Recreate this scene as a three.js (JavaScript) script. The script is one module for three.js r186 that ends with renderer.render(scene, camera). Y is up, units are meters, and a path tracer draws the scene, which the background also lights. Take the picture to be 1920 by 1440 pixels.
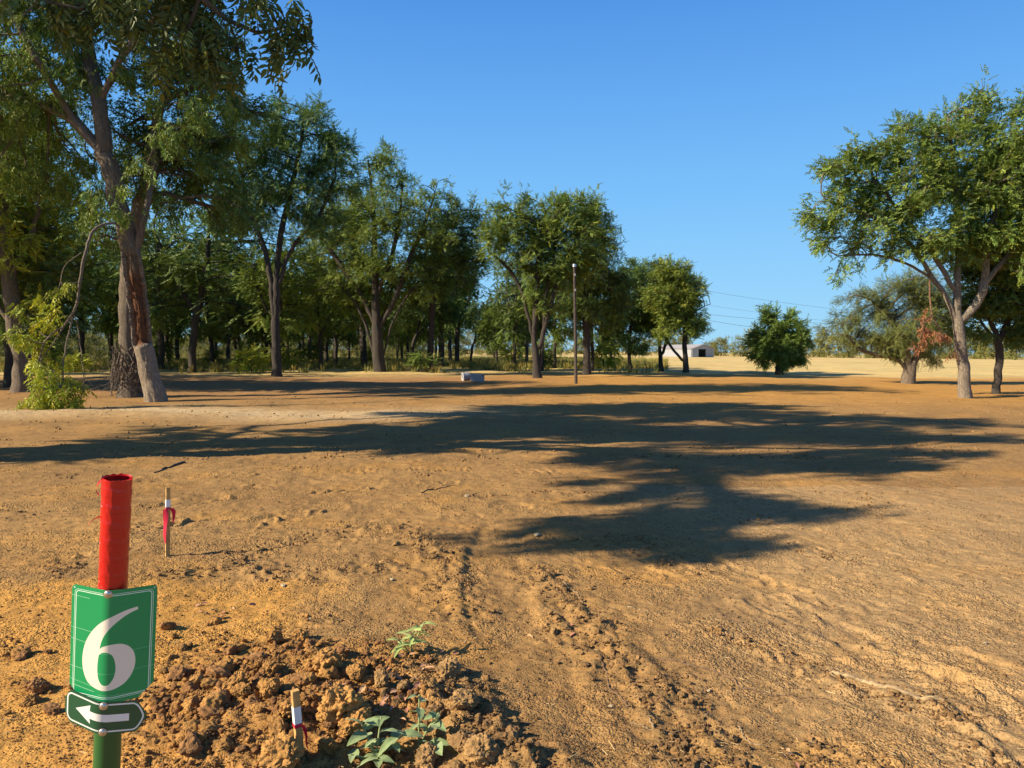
import * as THREE from 'three';
import { mergeGeometries, mergeVertices } from 'three/addons/utils/BufferGeometryUtils.js';
import { createNoise2D, createNoise3D } from 'simplex-noise';

// ---------------------------------------------------------------- camera, sky, sun, exposure
const scene = new THREE.Scene();
const EYE = 1.5, FPX = 1383, PITCH = Math.atan(66 / FPX);
const camera = new THREE.PerspectiveCamera(2 * Math.atan(720 / FPX) * 180 / Math.PI, 4 / 3, 0.05, 3000);
camera.position.set(0, EYE, 0);
camera.rotation.set(-PITCH, 0, 0);
const renderer = new THREE.WebGLRenderer({ antialias: true });
renderer.toneMapping = THREE.LinearToneMapping;
const EXPOSURE = 2.0;
renderer.toneMappingExposure = EXPOSURE;
renderer.shadowMap.enabled = true;

const SUN_AZ = 73 * Math.PI / 180, SUN_EL = 31 * Math.PI / 180;      // to the left of the lens, a little behind it
const SUN = new THREE.Vector3(-Math.sin(SUN_AZ) * Math.cos(SUN_EL), Math.sin(SUN_EL), Math.cos(SUN_AZ) * Math.cos(SUN_EL));
const sun = new THREE.DirectionalLight(new THREE.Color().setRGB(1, 0.85, 0.63), 5);
sun.position.copy(SUN).multiplyScalar(120);
sun.castShadow = true;
Object.assign(sun.shadow.camera, { left: -90, right: 90, top: 60, bottom: -60, near: 1, far: 320 });
sun.shadow.mapSize.set(4096, 4096);
scene.add(sun, sun.target);

{ // clear blue afternoon sky: pale at the horizon, deep overhead, a soft brightening round the sun
  const W = 512, H = 256, data = new Float32Array(W * H * 4);
  const stops = [[-90, .33, .56, .76], [-2, .39, .70, .92], [1, .37, .70, .95], [5, .30, .64, .98], [11, .21, .54, .97], [18, .140, .415, .89], [25, .086, .305, .78], [32, .055, .22, .66], [45, .034, .120, .40], [90, .020, .065, .24]];
  for (let j = 0; j < H; j++) {
    const el = ((j + 0.5) / H - 0.5) * 180;
    let k = 0; while (k < stops.length - 2 && el > stops[k + 1][0]) k++;
    const a = stops[k], b = stops[k + 1], t = Math.min(1, Math.max(0, (el - a[0]) / (b[0] - a[0])));
    for (let i = 0; i < W; i++) {
      const az = ((i + 0.5) / W - 0.5) * 2 * Math.PI, ce = Math.cos(el * Math.PI / 180);
      const c = Math.max(0, Math.cos(az) * ce * SUN.x + Math.sin(el * Math.PI / 180) * SUN.y + Math.sin(az) * ce * SUN.z);
      const glow = 0.18 * c ** 4 + 0.5 * c ** 40, q = (j * W + i) * 4;
      for (let n = 0; n < 3; n++) data[q + n] = (a[n + 1] + (b[n + 1] - a[n + 1]) * t + glow * [0.5, 0.6, 0.65][n]) / EXPOSURE;
      data[q + 3] = 1;
    }
  }
  const sky = new THREE.DataTexture(data, W, H, THREE.RGBAFormat, THREE.FloatType);
  sky.mapping = THREE.EquirectangularReflectionMapping;
  sky.magFilter = sky.minFilter = THREE.LinearFilter;
  sky.needsUpdate = true;
  scene.background = sky; scene.environment = sky;
}

// ---------------------------------------------------------------- helpers
function rng(seed) { let a = seed >>> 0; return () => { a = (a + 0x6D2B79F5) | 0; let t = Math.imul(a ^ (a >>> 15), 1 | a); t = (t + Math.imul(t ^ (t >>> 7), 61 | t)) ^ t; return ((t ^ (t >>> 14)) >>> 0) / 4294967296; }; }
const n2 = createNoise2D(rng(11)), n3 = createNoise3D(rng(12));
const clamp = (x, a = 0, b = 1) => Math.min(b, Math.max(a, x));
const smooth = (a, b, x) => { const t = clamp((x - a) / (b - a)); return t * t * (3 - 2 * t); };
const mix = (a, b, t) => a + (b - a) * t;
const V = (x, y, z) => new THREE.Vector3(x, y, z);
const rgb = (r, g, b) => new THREE.Color().setRGB(r, g, b);
const taken = new Map();
function numbered(name) { const n = taken.get(name) ?? 0; taken.set(name, n + 1); return n ? `${name}_${String(n).padStart(3, '0')}` : name; }
function tag(o, label, category, group, kind) {
  o.userData.label = label; o.userData.category = category;
  if (group) o.userData.group = group;
  if (kind) o.userData.kind = kind;
  return o;
}
function shade(o) { o.traverse((m) => { if (m.isMesh) { m.castShadow = true; m.receiveShadow = true; } }); return o; }
function mesh(name, geometry, material, parent) { const m = new THREE.Mesh(geometry, material); m.name = parent === scene ? numbered(name) : name; m.castShadow = m.receiveShadow = true; parent.add(m); return m; }
function thing(name, pos, label, category, group) {
  const g = new THREE.Group(); g.name = numbered(name); g.position.copy(pos); scene.add(g);
  return tag(g, label, category, group);
}
// a pixel of the 1920x1440 photograph and a distance along the view -> a point
function at(px, py, d) {
  const x = (px - 960) / FPX, y = -(py - 720) / FPX, c = Math.cos(PITCH), s = Math.sin(PITCH);
  const dy = y * c - s, dz = -(c + y * s);
  const k = d / -dz;
  return V(x * k, EYE + dy * k, -d);
}
// gentle shape of the land: nearly level, dropping a little to the right
const PILE = V(-1.15, 0, -3.1);
function land(x, z) {
  const d = -z;
  let y = -0.012 * Math.max(0, x - 6) * smooth(6, 16, x);
  y += 0.045 * n2(x * 0.11 + 3, z * 0.16) * smooth(5, 14, d) * (1 - smooth(60, 120, d));
  y += 0.10 * Math.exp(-(((x + 1.05) / 0.62) ** 2) - (((d - 2.95) / 0.62) ** 2));        // heap of dug earth
  y += 0.05 * Math.exp(-(((x - 0.02) / 0.42) ** 2) - (((d - 2.6) / 0.35) ** 2));
  y -= 0.06 * Math.exp(-(((x + 0.42) / 0.22) ** 2) - (((d - 2.66) / 0.16) ** 2));        // scraped hollow under the weeds
  y += 0.07 * Math.exp(-(((d - 16.2 - 0.35 * Math.sin(x * 0.5)) / 0.5) ** 2)) * (1 - smooth(-8, -3, x));      // low graded berm
  return y;
}
function ground(px, py) {
  const eye = V(0, EYE, 0), a = at(px, py, 1), dir = a.clone().sub(eye);
  let d = 30, p = a;
  for (let i = 0; i < 24; i++) { p = eye.clone().addScaledVector(dir, d); d = d + 0.9 * ((land(p.x, p.z) - p.y) / dir.y); d = clamp(d, 0.5, 900); }
  p = eye.clone().addScaledVector(dir, d); p.y = land(p.x, p.z);
  return p;
}
// tileable value noise for textures
function tileNoise(size, cells, seed) {
  const r = rng(seed), g = new Float32Array(cells * cells).map(() => r()), out = new Float32Array(size * size);
  for (let j = 0; j < size; j++) for (let i = 0; i < size; i++) {
    const x = i / size * cells, y = j / size * cells, x0 = x | 0, y0 = y | 0, fx = x - x0, fy = y - y0;
    const u = fx * fx * (3 - 2 * fx), v = fy * fy * (3 - 2 * fy), x1 = (x0 + 1) % cells, y1 = (y0 + 1) % cells;
    out[j * size + i] = mix(mix(g[y0 * cells + x0], g[y0 * cells + x1], u), mix(g[y1 * cells + x0], g[y1 * cells + x1], u), v);
  }
  return out;
}
// tileable rounded grains: distance to the nearest of jittered points
function tileGrains(size, cells, seed) {
  const r = rng(seed), px = new Float32Array(cells * cells), py = new Float32Array(cells * cells), pr = new Float32Array(cells * cells), out = new Float32Array(size * size);
  for (let i = 0; i < cells * cells; i++) { px[i] = r(); py[i] = r(); pr[i] = 0.35 + 0.65 * r(); }
  for (let j = 0; j < size; j++) for (let i = 0; i < size; i++) {
    const x = i / size * cells, y = j / size * cells, cx = x | 0, cy = y | 0; let best = 0;
    for (let b = -1; b <= 1; b++) for (let a = -1; a <= 1; a++) {
      const gx = (cx + a + cells) % cells, gy = (cy + b + cells) % cells, k = gy * cells + gx;
      const dx = cx + a + px[k] - x, dy = cy + b + py[k] - y, h = pr[k] * (1 - (dx * dx + dy * dy) / (0.75 * pr[k] + 0.05));
      if (h > best) best = h;
    }
    out[j * size + i] = best;
  }
  return out;
}
function texture(size, fn, srgb, aspectH = size) {
  const d = new Uint8Array(size * aspectH * 4);
  for (let j = 0; j < aspectH; j++) for (let i = 0; i < size; i++) { const c = fn(i, j, j * size + i), q = (j * size + i) * 4; d[q] = 255 * clamp(c[0]); d[q + 1] = 255 * clamp(c[1]); d[q + 2] = 255 * clamp(c[2]); d[q + 3] = 255; }
  const t = new THREE.DataTexture(d, size, aspectH); t.wrapS = t.wrapT = THREE.RepeatWrapping; t.magFilter = THREE.LinearFilter; t.minFilter = THREE.LinearMipmapLinearFilter; t.generateMipmaps = true; t.anisotropy = 8;
  if (srgb) t.colorSpace = THREE.SRGBColorSpace;
  t.needsUpdate = true; return t;
}

// ---------------------------------------------------------------- soil
const S = 2048;
const gA = tileNoise(S, 11, 1), gB = tileNoise(S, 47, 2), gC = tileNoise(S, 210, 3), gD = tileNoise(S, 680, 4), grains = tileGrains(S, 230, 5), fine = tileGrains(S, 560, 6);
const soilMap = texture(S, (i, j, k) => {
  const v = 0.93 + 0.10 * (gB[k] - 0.5) + 0.10 * (gC[k] - 0.5) + 0.20 * (gD[k] - 0.5) + 0.14 * (fine[k] - 0.4) + 0.06 * (gA[k] - 0.5);
  const pale = smooth(0.86, 0.97, gD[k]) * 0.14, red = 0.05 * (gC[k] - 0.5);
  return [v + pale + red, v + pale, v + pale * 0.9 - red];
}, true);
const soilBump = texture(S, (i, j, k) => { const patch = smooth(0.38, 0.72, gB[k] * 0.45 + gA[k] * 0.6); const v = 0.14 * gB[k] + 0.10 * gC[k] + 0.05 * gD[k] + 0.46 * grains[k] * patch + (0.12 + 0.24 * patch) * fine[k]; return [v, v, v]; });
const soilMat = new THREE.MeshStandardMaterial({ name: 'soil', vertexColors: true, map: soilMap, bumpMap: soilBump, bumpScale: 0.016, roughness: 0.97 });
soilMat.specularIntensity = 0.3;

// rows of loosened earth the grader left, as lines on the ground: [pixels], half width, height
const rows = [
  { p: [[1010, 1075], [1075, 1150], [1130, 1215], [1215, 1290], [1300, 1400], [1340, 1440]], w: 0.22, h: 0.035 },
  { p: [[1335, 1190], [1430, 1215], [1540, 1268], [1660, 1300], [1790, 1345], [1870, 1430]], w: 0.12, h: 0.02 },
  { p: [[690, 990], [760, 1000], [830, 1045], [858, 1110], [890, 1150]], w: 0.20, h: 0.03 },
  { p: [[330, 1080], [430, 1060], [560, 1085], [640, 1075], [720, 1065]], w: 0.2, h: 0.025 },
  { p: [[880, 935], [990, 925], [1080, 925], [1150, 930]], w: 0.16, h: 0.02 },
  { p: [[820, 1310], [880, 1330], [930, 1390], [1010, 1440]], w: 0.16, h: 0.05 },
].map((r) => ({ ...r, g: r.p.map(([a, b]) => ground(a, b)) }));
// tyre and cleat tracks pressed into the soil
const tracks = [[[-60, 908], [300, 900], [600, 886], [900, 880], [1150, 892]], [[-60, 962], [300, 945], [600, 920], [900, 903]], [[-60, 1012], [250, 995], [480, 960], [720, 925]], [[-60, 1062], [200, 1040], [400, 1000], [620, 955]], [[1180, 1060], [1350, 1130], [1520, 1190], [1700, 1262], [1960, 1340]], [[1300, 1040], [1500, 1120], [1750, 1225], [1960, 1290]], [[958, 950], [925, 1050], [935, 1150], [1000, 1260], [1060, 1440]], [[1440, 1130], [1600, 1190], [1800, 1300], [1960, 1420]]]
  .map((t, i) => ({ g: t.map(([a, b]) => ground(a, b)), w: i === 6 ? 0.20 : i < 4 ? 0.16 : 0.13, flat: i === 6, deep: i < 4 ? 0.024 : 0.012 }));
function track(x, z) {
  let y = 0;
  for (const t of tracks) {
    let run = 0, best = 1e9, along = 0, side = 0;
    for (let i = 0; i < t.g.length - 1; i++) { const ax = t.g[i].x, az = t.g[i].z, bx = t.g[i + 1].x - ax, bz = t.g[i + 1].z - az, L = Math.hypot(bx, bz), u = clamp(((x - ax) * bx + (z - az) * bz) / (L * L)), dx = x - ax - bx * u, dz = z - az - bz * u, q = Math.hypot(dx, dz); if (q < best) { best = q; along = run + u * L; side = (dx * bz - dz * bx) / L; } run += L; }
    const q = best / t.w; if (q > 2.2) continue;
    const wear = smooth(-0.45, 0.25, n2(along * 0.7, t.w * 40 + t.g[0].x) ), bed = smooth(1.1, 0.85, q), shoulder = Math.exp(-(((q - 1.25) / 0.28) ** 2));
    y += wear * (-0.012 * bed + 0.009 * shoulder * (0.5 + 0.7 * n2(along * 3, side * 6)));
    if (!t.flat) y += wear * bed * t.deep * smooth(0.1, 0.85, Math.sin((along + 1.2 * Math.abs(side)) * 2 * Math.PI / 0.16)) * (0.5 + 0.8 * n2(along * 2.1, side * 5 + 9));
  }
  return y;
}
function segDist(x, z, g) {
  let best = 1e9;
  for (let i = 0; i < g.length - 1; i++) {
    const ax = g[i].x, az = g[i].z, bx = g[i + 1].x - ax, bz = g[i + 1].z - az, t = clamp(((x - ax) * bx + (z - az) * bz) / (bx * bx + bz * bz));
    best = Math.min(best, (x - ax - bx * t) ** 2 + (z - az - bz * t) ** 2);
  }
  return Math.sqrt(best);
}
const pileMask = (x, z) => { const d = -z, w = 0.12 * n2(x * 2.3, z * 2.3); return smooth(1.0, 0.55, Math.hypot((x + 0.92) / 0.86, (d - 3.0) / 0.85) + w); };
function looseness(x, z) {                       // 0 rolled smooth ... 1 broken into crumbs
  if (-z > 14 || -z < 1.5) return 0.3;
  let m = pileMask(x, z);
  for (const r of rows) { const q = segDist(x, z, r.g) / (r.w * (1 + 0.5 * n2(x * 1.7 + 9, z * 1.7))); if (q < 2.2) m = Math.max(m, Math.exp(-q * q)); }
  return Math.max(m, 0.75 * smooth(0.45, 0.8, n2(x * 0.7 + 20, z * 0.7)));
}
function soilHeight(x, z, cell) {
  const d = -z; let y = land(x, z);
  if (d > 160) return y;
  const oct = (w, a) => cell < w * 0.6 ? a * n2(x / w + w * 77, z / w) * smooth(w * 0.6, w * 0.3, cell) : 0;
  y += oct(1.9, 0.022) + oct(0.55, 0.007) + oct(0.21, 0.004);
  if (d < 40) {
    const near = d < 15 && d > 1.2, L = near ? looseness(x, z) : 0.35;
    y += oct(0.09, 0.0035 + 0.008 * L) + oct(0.045, 0.0014 + 0.006 * L) + oct(0.024, 0.0008 + 0.003 * L);
    if (near) for (const r of rows) { const q = segDist(x, z, r.g) / r.w; if (q < 2.5) y += r.h * Math.exp(-q * q) * (0.6 + 0.6 * n2(x * 5, z * 5)); }
    // scraped streaks and cleat marks on the left, sweeping round
    const arc = d + 0.10 * x + 0.02 * x * x, st = smooth(1.5, -1, x - 0.4 * (d - 6)) * smooth(4.3, 5.6, d) * smooth(14, 10, d);
    y += 1.8 * st * (0.010 * Math.abs(n2(x * 0.8, arc * 4.2)) + 0.012 * Math.max(0, n2(x * 1.6 + arc, arc * 7)) * Math.max(0, n2(x * 4.5, arc * 3.1)));
    if (near) y += track(x, z);
    const rt = smooth(0.4, 1.4, x) * smooth(7, 4, d);
    y += rt * 0.022 * Math.max(0, n2(x * 3.4 + 40, z * 3.4) - 0.25) * Math.max(0, n2(x * 8, z * 8) + 0.3);
  } else y += oct(6, 0.06);
  return y;
}
const tone = { brown: [.385, .226, .083], dark: [.28, .160, .061], clay: [.40, .205, .058], orange: [.55, .285, .066], sand: [.64, .48, .27], field: [.74, .56, .225], rust: [.40, .20, .075], green: [.20, .20, .055], litter: [.30, .20, .11] };
function soilColor(x, z, out) {
  const d = -z; const c = out; const put = (t, k) => { c[0] = mix(c[0], t[0], k); c[1] = mix(c[1], t[1], k); c[2] = mix(c[2], t[2], k); };
  c[0] = tone.brown[0]; c[1] = tone.brown[1]; c[2] = tone.brown[2];
  const a = n2(x * 0.35, z * 0.35), b = n2(x * 1.9 + 5, z * 1.9), e = n2(x * 7, z * 7);
  put(tone.dark, clamp(0.22 + 0.42 * a + 0.25 * b + 0.12 * e));
  put(tone.orange, 0.28 * smooth(0.15, 0.75, n2(x * 0.55 + 60, z * 0.8) + 0.25 * b));
  if (d < 8) {
    put(tone.orange, 0.85 * smooth(-1.0, -1.4, x + 0.1 * b) * smooth(4.75, 4.5, d + 0.1 * b));
    put(tone.clay, 0.9 * pileMask(x + 0.1, z) * smooth(-0.2, -0.55, x));
    put(tone.sand, 0.20 * smooth(0.6, 2, x + 0.4 * a));
  }
  // pale dust on the graded strip at the foot of the trees
  const strip = Math.exp(-(((d - 17.2 - 0.8 * n2(x * 0.2, 5)) / 1.5) ** 2)) * smooth(1.5, -3.5, x + 1.2 * b);
  put(tone.sand, 0.95 * strip * clamp(0.85 + 0.3 * b));
  put(tone.orange, 0.85 * smooth(14, 24, d - 0.12 * x) * smooth(-6, 6, x + a * 2));
  put(tone.rust, 0.6 * smooth(20, 28, d) * smooth(6, -6, x));
  put(tone.litter, 0.5 * smooth(22, 30, d) * smooth(0, -10, x) * clamp(0.5 + b));
  if (d > 36) {
    const rowed = n2(x * 0.025, d * 0.55) + 0.6 * n2(x * 0.05 + 30, d * 1.3);
    const f = smooth(37, 50, d + 3 * n2(x * 0.08, d * 0.1) - 0.10 * x);
    put(tone.field, f * clamp(0.9 + 0.25 * rowed));
    put(tone.green, f * clamp(0.28 * smooth(0.1, 0.9, n2(x * 0.03 + 8, d * 0.12)) + 0.22 * rowed));
    put(tone.green, 0.8 * smooth(52, 60, d + 4 * a) * smooth(4, -8, x - 0.02 * d) * smooth(190, 120, d));
  }
  const v = 0.93 + 0.10 * e + 0.09 * n2(x * 17, z * 17);
  c[0] *= v; c[1] *= v; c[2] *= v;
  return c;
}
{
  const xs = [], zs = []; let s = 0.014, x = 0;
  while (x < 420) { if (x > 3.2) s *= 1.021; x += s; xs.push(x); }
  const X = [...xs.map((v) => -v).reverse(), 0, ...xs];
  let d = 2.0; s = 0.06; const back = [];
  while (d > -12) { s *= 1.12; d -= s; back.push(d); }
  zs.push(...back.reverse(), 2.0); d = 2.0;
  while (d < 700) { d += Math.max(0.0125, 0.0125 * (d / 3.2) ** 1.5); zs.push(d); }
  const nx = X.length, nz = zs.length, pos = new Float32Array(nx * nz * 3), col = new Float32Array(nx * nz * 3), uv = new Float32Array(nx * nz * 2), idx = new Uint32Array((nx - 1) * (nz - 1) * 6), c = [0, 0, 0];
  for (let j = 0; j < nz; j++) {
    const cz = zs[Math.min(j + 1, nz - 1)] - zs[Math.max(j - 1, 0)];
    for (let i = 0; i < nx; i++) {
      const k = j * nx + i, cx = X[Math.min(i + 1, nx - 1)] - X[Math.max(i - 1, 0)];
      pos[k * 3] = X[i]; pos[k * 3 + 2] = -zs[j]; pos[k * 3 + 1] = soilHeight(X[i], -zs[j], 0.5 * Math.max(cx, cz));
      soilColor(X[i], -zs[j], c); col.set(c, k * 3); uv[k * 2] = X[i] / 3.8; uv[k * 2 + 1] = zs[j] / 3.8;
    }
  }
  let q = 0;
  for (let j = 0; j < nz - 1; j++) for (let i = 0; i < nx - 1; i++) { const a = j * nx + i; idx[q++] = a; idx[q++] = a + 1; idx[q++] = a + nx; idx[q++] = a + 1; idx[q++] = a + nx + 1; idx[q++] = a + nx; }
  const g = new THREE.BufferGeometry();
  g.setAttribute('position', new THREE.BufferAttribute(pos, 3)); g.setAttribute('color', new THREE.BufferAttribute(col, 3)); g.setAttribute('uv', new THREE.BufferAttribute(uv, 2)); g.setIndex(new THREE.BufferAttribute(idx, 1));
  g.computeVertexNormals();
  const o = mesh('ground', g, soilMat, scene); o.castShadow = true; o.userData.kind = 'structure';
  tag(o, 'bare brown graded soil running out to a dry yellow field', 'ground');
  console.log('ground', nx, nz);
}

// ---------------------------------------------------------------- trees
const BS = 512, bN = tileNoise(BS, 16, 21), bF = tileNoise(BS, 64, 22), bG = tileNoise(BS, 200, 23);
const ridge = (i, j, k) => { const w = bN[k] * 26 + bF[k] * 8; return Math.abs(Math.sin((i / BS * 16 * Math.PI) + w * 0.35)); };
const barkBump = texture(BS, (i, j, k) => { const v = 0.55 * ridge(i, j, k) + 0.25 * bF[k] + 0.2 * bG[k]; return [v, v, v]; });
const barkMap = texture(BS, (i, j, k) => { const v = 0.62 + 0.22 * ridge(i, j, k) + 0.2 * (bF[k] - 0.5) + 0.16 * (bG[k] - 0.5) + 0.12 * (bN[k] - 0.5); return [v, v * 0.99, v * 0.97]; }, true);
const bark = (name, r, g, b) => new THREE.MeshStandardMaterial({ name, color: rgb(r, g, b), map: barkMap, bumpMap: barkBump, bumpScale: 0.03, roughness: 0.93, vertexColors: true });
const barkGrey = bark('grey_bark', .34, .27, .20), barkDark = bark('dark_bark', .115, .095, .078), barkPale = bark('pale_bark', .46, .38, .29);
const leafMat = (name, r, g, b, t = 0.38) => new THREE.MeshPhysicalMaterial({ name, color: rgb(r, g, b), roughness: 0.7, specularIntensity: 0.55, transmission: t, thickness: 0, side: THREE.DoubleSide, clearcoat: 0.06, clearcoatRoughness: 0.4 });
const leafElm = leafMat('elm_leaf', .155, .25, .036, .42), leafBright = leafMat('sunny_leaf', .32, .40, .025, .46), leafOlive = leafMat('olive_leaf', .18, .27, .035, .44), leafCool = leafMat('cool_leaf', .125, .225, .05, .4), leafDark = leafMat('dark_leaf', .12, .20, .032, .42), leafGrey = leafMat('mesquite_leaf', .155, .20, .05), leafRed = leafMat('dead_leaf', .27, .135, .07, .3), leafNear = leafMat('pecan_leaf', .085, .125, .022, .3), leafField = leafMat('hedge_leaf', .22, .25, .07);

// one spray of leaves: n leaves either side of a stem of length L along +x, faces up (+y)
function sprig({ n = 10, L = 0.3, len = 0.07, wid = 0.035, seed = 1, curl = 0.3, stem = 0.0015, fineLeaf = false }) {
  const r = rng(seed), P = [], I = [];
  for (let i = 0; i < n; i++) {
    const t = (i + 0.6) / n, side = i === n - 1 ? 0 : i % 2 ? 1 : -1, bx = L * t, ang = side * (0.75 + 0.4 * r()), dip = -curl * (0.3 + r()), l = len * (0.75 + 0.5 * r()), w = wid * (0.8 + 0.4 * r());
    const ax = V(Math.cos(ang), dip, Math.sin(ang)).normalize(), roll = (r() - 0.5) * 1.6, up = V(0, 1, 0).applyAxisAngle(ax, roll), sd = V().crossVectors(ax, up).normalize(), nu = V().crossVectors(sd, ax);
    const o = V(bx, -curl * 0.4 * bx * bx / L, 0), put = (a, b, c) => { const p = o.clone().addScaledVector(ax, a * l).addScaledVector(sd, b * w).addScaledVector(nu, c * w); P.push(p.x, p.y, p.z); return P.length / 3 - 1; };
    if (fineLeaf) {
      const m = [0.03, 0.3, 0.62, 1.0].map((a, q) => put(a, 0, -0.10 - 0.5 * a * a)), R = [[0.18, .34], [0.42, .5], [0.72, .3]].map(([a, b]) => put(a, b, 0.12 - 0.5 * a * a)), Q = [[0.18, .34], [0.42, .5], [0.72, .3]].map(([a, b]) => put(a, -b, 0.12 - 0.5 * a * a));
      for (const [e, f] of [[R, 0], [Q, 1]]) { const tri = [[m[0], e[0], m[1]], [e[0], e[1], m[1]], [m[1], e[1], m[2]], [e[1], e[2], m[2]], [m[2], e[2], m[3]]]; for (const q of tri) I.push(...(f ? [q[0], q[2], q[1]] : q)); }
    } else {
      const a = put(0, 0, 0), b = put(0.45, 0.5, 0.12), c = put(1, 0, -0.15), d = put(0.45, -0.5, 0.12);
      I.push(a, b, c, a, c, d);
    }
  }
  if (stem) { const p = P.length / 3; P.push(0, 0, -stem, 0, 0, stem, L, -curl * 0.4 * L, 0); I.push(p, p + 1, p + 2); }
  let g = new THREE.BufferGeometry(); g.setAttribute('position', new THREE.Float32BufferAttribute(P, 3)); g.setIndex(I);
  g = fineLeaf ? g : g.toNonIndexed(); g.computeVertexNormals(); return g;
}
const sprigs = {
  elm: sprig({ n: 11, L: 0.30, len: 0.085, wid: 0.05, seed: 1, stem: 0.0025, curl: 0.12 }),
  far: sprig({ n: 30, L: 0.58, len: 0.095, wid: 0.054, seed: 2, stem: 0.004, curl: 0.15 }),
  tiny: sprig({ n: 16, L: 0.34, len: 0.06, wid: 0.022, seed: 3, stem: 0.003, curl: 0.25 }),
  pecan: sprig({ n: 9, L: 0.27, len: 0.125, wid: 0.040, seed: 4, stem: 0.002, curl: 0.9, fineLeaf: true }),
  ash: sprig({ n: 9, L: 0.24, len: 0.115, wid: 0.042, seed: 5, stem: 0.0025, curl: 0.7 }),
};

// grow a skeleton towards points scattered through the crown
function grow({ paths, blobs, count, step, seed, base, bare = 0, up = 0.06, kill = 1.5 }) {
  const r = rng(seed), nodes = [];
  const add = (p, parent, path) => { nodes.push({ p, parent, kids: [], path }); if (parent >= 0) nodes[parent].kids.push(nodes.length - 1); return nodes.length - 1; };
  const nearest = (p) => { let b = 0, bd = 1e9; nodes.forEach((n, i) => { const q = n.p.distanceToSquared(p); if (q < bd) { bd = q; b = i; } }); return b; };
  paths.forEach((path, pi) => {
    const curve = new THREE.CatmullRomCurve3(path.map((q) => q.clone())), len = curve.getLength(), m = Math.max(2, Math.round(len / step)); let prev = -1;
    for (let i = 0; i <= m; i++) {
      const p = curve.getPointAt(i / m);
      if (i > 0 && i < m) p.add(V((r() - 0.5), (r() - 0.5) * 0.4, (r() - 0.5)).multiplyScalar(step * 0.16));
      if (pi && i === 0) { prev = nearest(p); if (nodes[prev].p.distanceTo(p) < step * 0.7) continue; }
      prev = add(p, prev, pi);
    }
  });
  const y0 = base.y, ok = nodes.map((n) => n.p.y - y0 > bare);
  const vol = blobs.map((b) => b.r.x * b.r.y * b.r.z * (b.k ?? 1)), tot = vol.reduce((a, b) => a + b, 0), A = [];
  blobs.forEach((b, i) => {
    const m = Math.max(4, Math.round(count * vol[i] / tot));
    const tufts = Array.from({ length: Math.max(3, Math.round(m / 11)) }, () => { const u = V(r() - 0.5, r() - 0.5, r() - 0.5).normalize(), f = r() ** 0.4 * (r() < 0.14 ? 1.3 : 1), w = 0.15 + 0.16 * r(), tall = r() < 0.35 && u.y > 0 ? 2.6 : 0.75; return { x: u.x * f * 0.93, y: u.y * f * 0.93, z: u.z * f * 0.93, w, tall }; });
    for (let k = 0; k < m; k++) {
      const t = tufts[k % tufts.length], g = () => (r() + r() + r() - 1.5) * 1.25, thin = t.tall > 1 ? 0.6 : 1;
      A.push(V(b.c.x + (t.x + g() * t.w * thin) * b.r.x, Math.max(y0 + 0.15, b.c.y + (t.y + g() * t.w * t.tall) * b.r.y), b.c.z + (t.z + g() * t.w * thin) * b.r.z));
    }
  });
  const near = new Int32Array(A.length).fill(-1), dist = new Float32Array(A.length).fill(1e9), dead = new Uint8Array(A.length);
  const look = (from) => { for (let a = 0; a < A.length; a++) if (!dead[a]) for (let i = from; i < nodes.length; i++) { if (i < ok.length && !ok[i]) continue; const q = A[a].distanceTo(nodes[i].p); if (q < dist[a]) { dist[a] = q; near[a] = i; if (q < step * kill) { dead[a] = 1; break; } } } };
  look(0);
  for (let it = 0; it < 90; it++) {
    const pull = new Map();
    for (let a = 0; a < A.length; a++) if (!dead[a] && near[a] >= 0) { const v = A[a].clone().sub(nodes[near[a]].p).normalize(); const e = pull.get(near[a]); e ? e.add(v) : pull.set(near[a], v); }
    if (!pull.size) break;
    const from = nodes.length;
    for (const [i, v] of pull) {
      if (nodes[i].kids.length > 3) { continue; }
      v.normalize(); const par = nodes[i].parent >= 0 ? nodes[i].p.clone().sub(nodes[nodes[i].parent].p).normalize() : V(0, 1, 0);
      v.addScaledVector(par, 0.35).add(V((r() - 0.5) * 0.55, (r() - 0.5) * 0.4 + up, (r() - 0.5) * 0.55)).normalize();
      add(nodes[i].p.clone().addScaledVector(v, step * (0.85 + 0.3 * r())), i, -1);
    }
    look(from);
  }
  const grown = nodes.length;
  for (let a = 0; a < A.length; a++) { let b = -1, bd = 1e9; for (let i = 0; i < grown; i++) { if (i < ok.length && !ok[i]) continue; const q = A[a].distanceToSquared(nodes[i].p); if (q < bd) { bd = q; b = i; } } if (b >= 0 && bd < 2.2) add(A[a], b, -1); }
  return nodes;
}
function radii(nodes, base, tip) {
  const tips = nodes.filter((n) => !n.kids.length).length, e = Math.log(Math.max(tips, 2)) / Math.log(base / tip);
  for (let i = nodes.length - 1; i >= 0; i--) { const n = nodes[i]; n.w = n.kids.length ? n.kids.reduce((a, k) => a + nodes[k].w, 0) : 1; n.level = n.kids.length ? 1 + Math.max(...n.kids.map((k) => nodes[k].level)) : 0; }
  for (const n of nodes) n.r = tip * n.w ** (1 / e);
}
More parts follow.
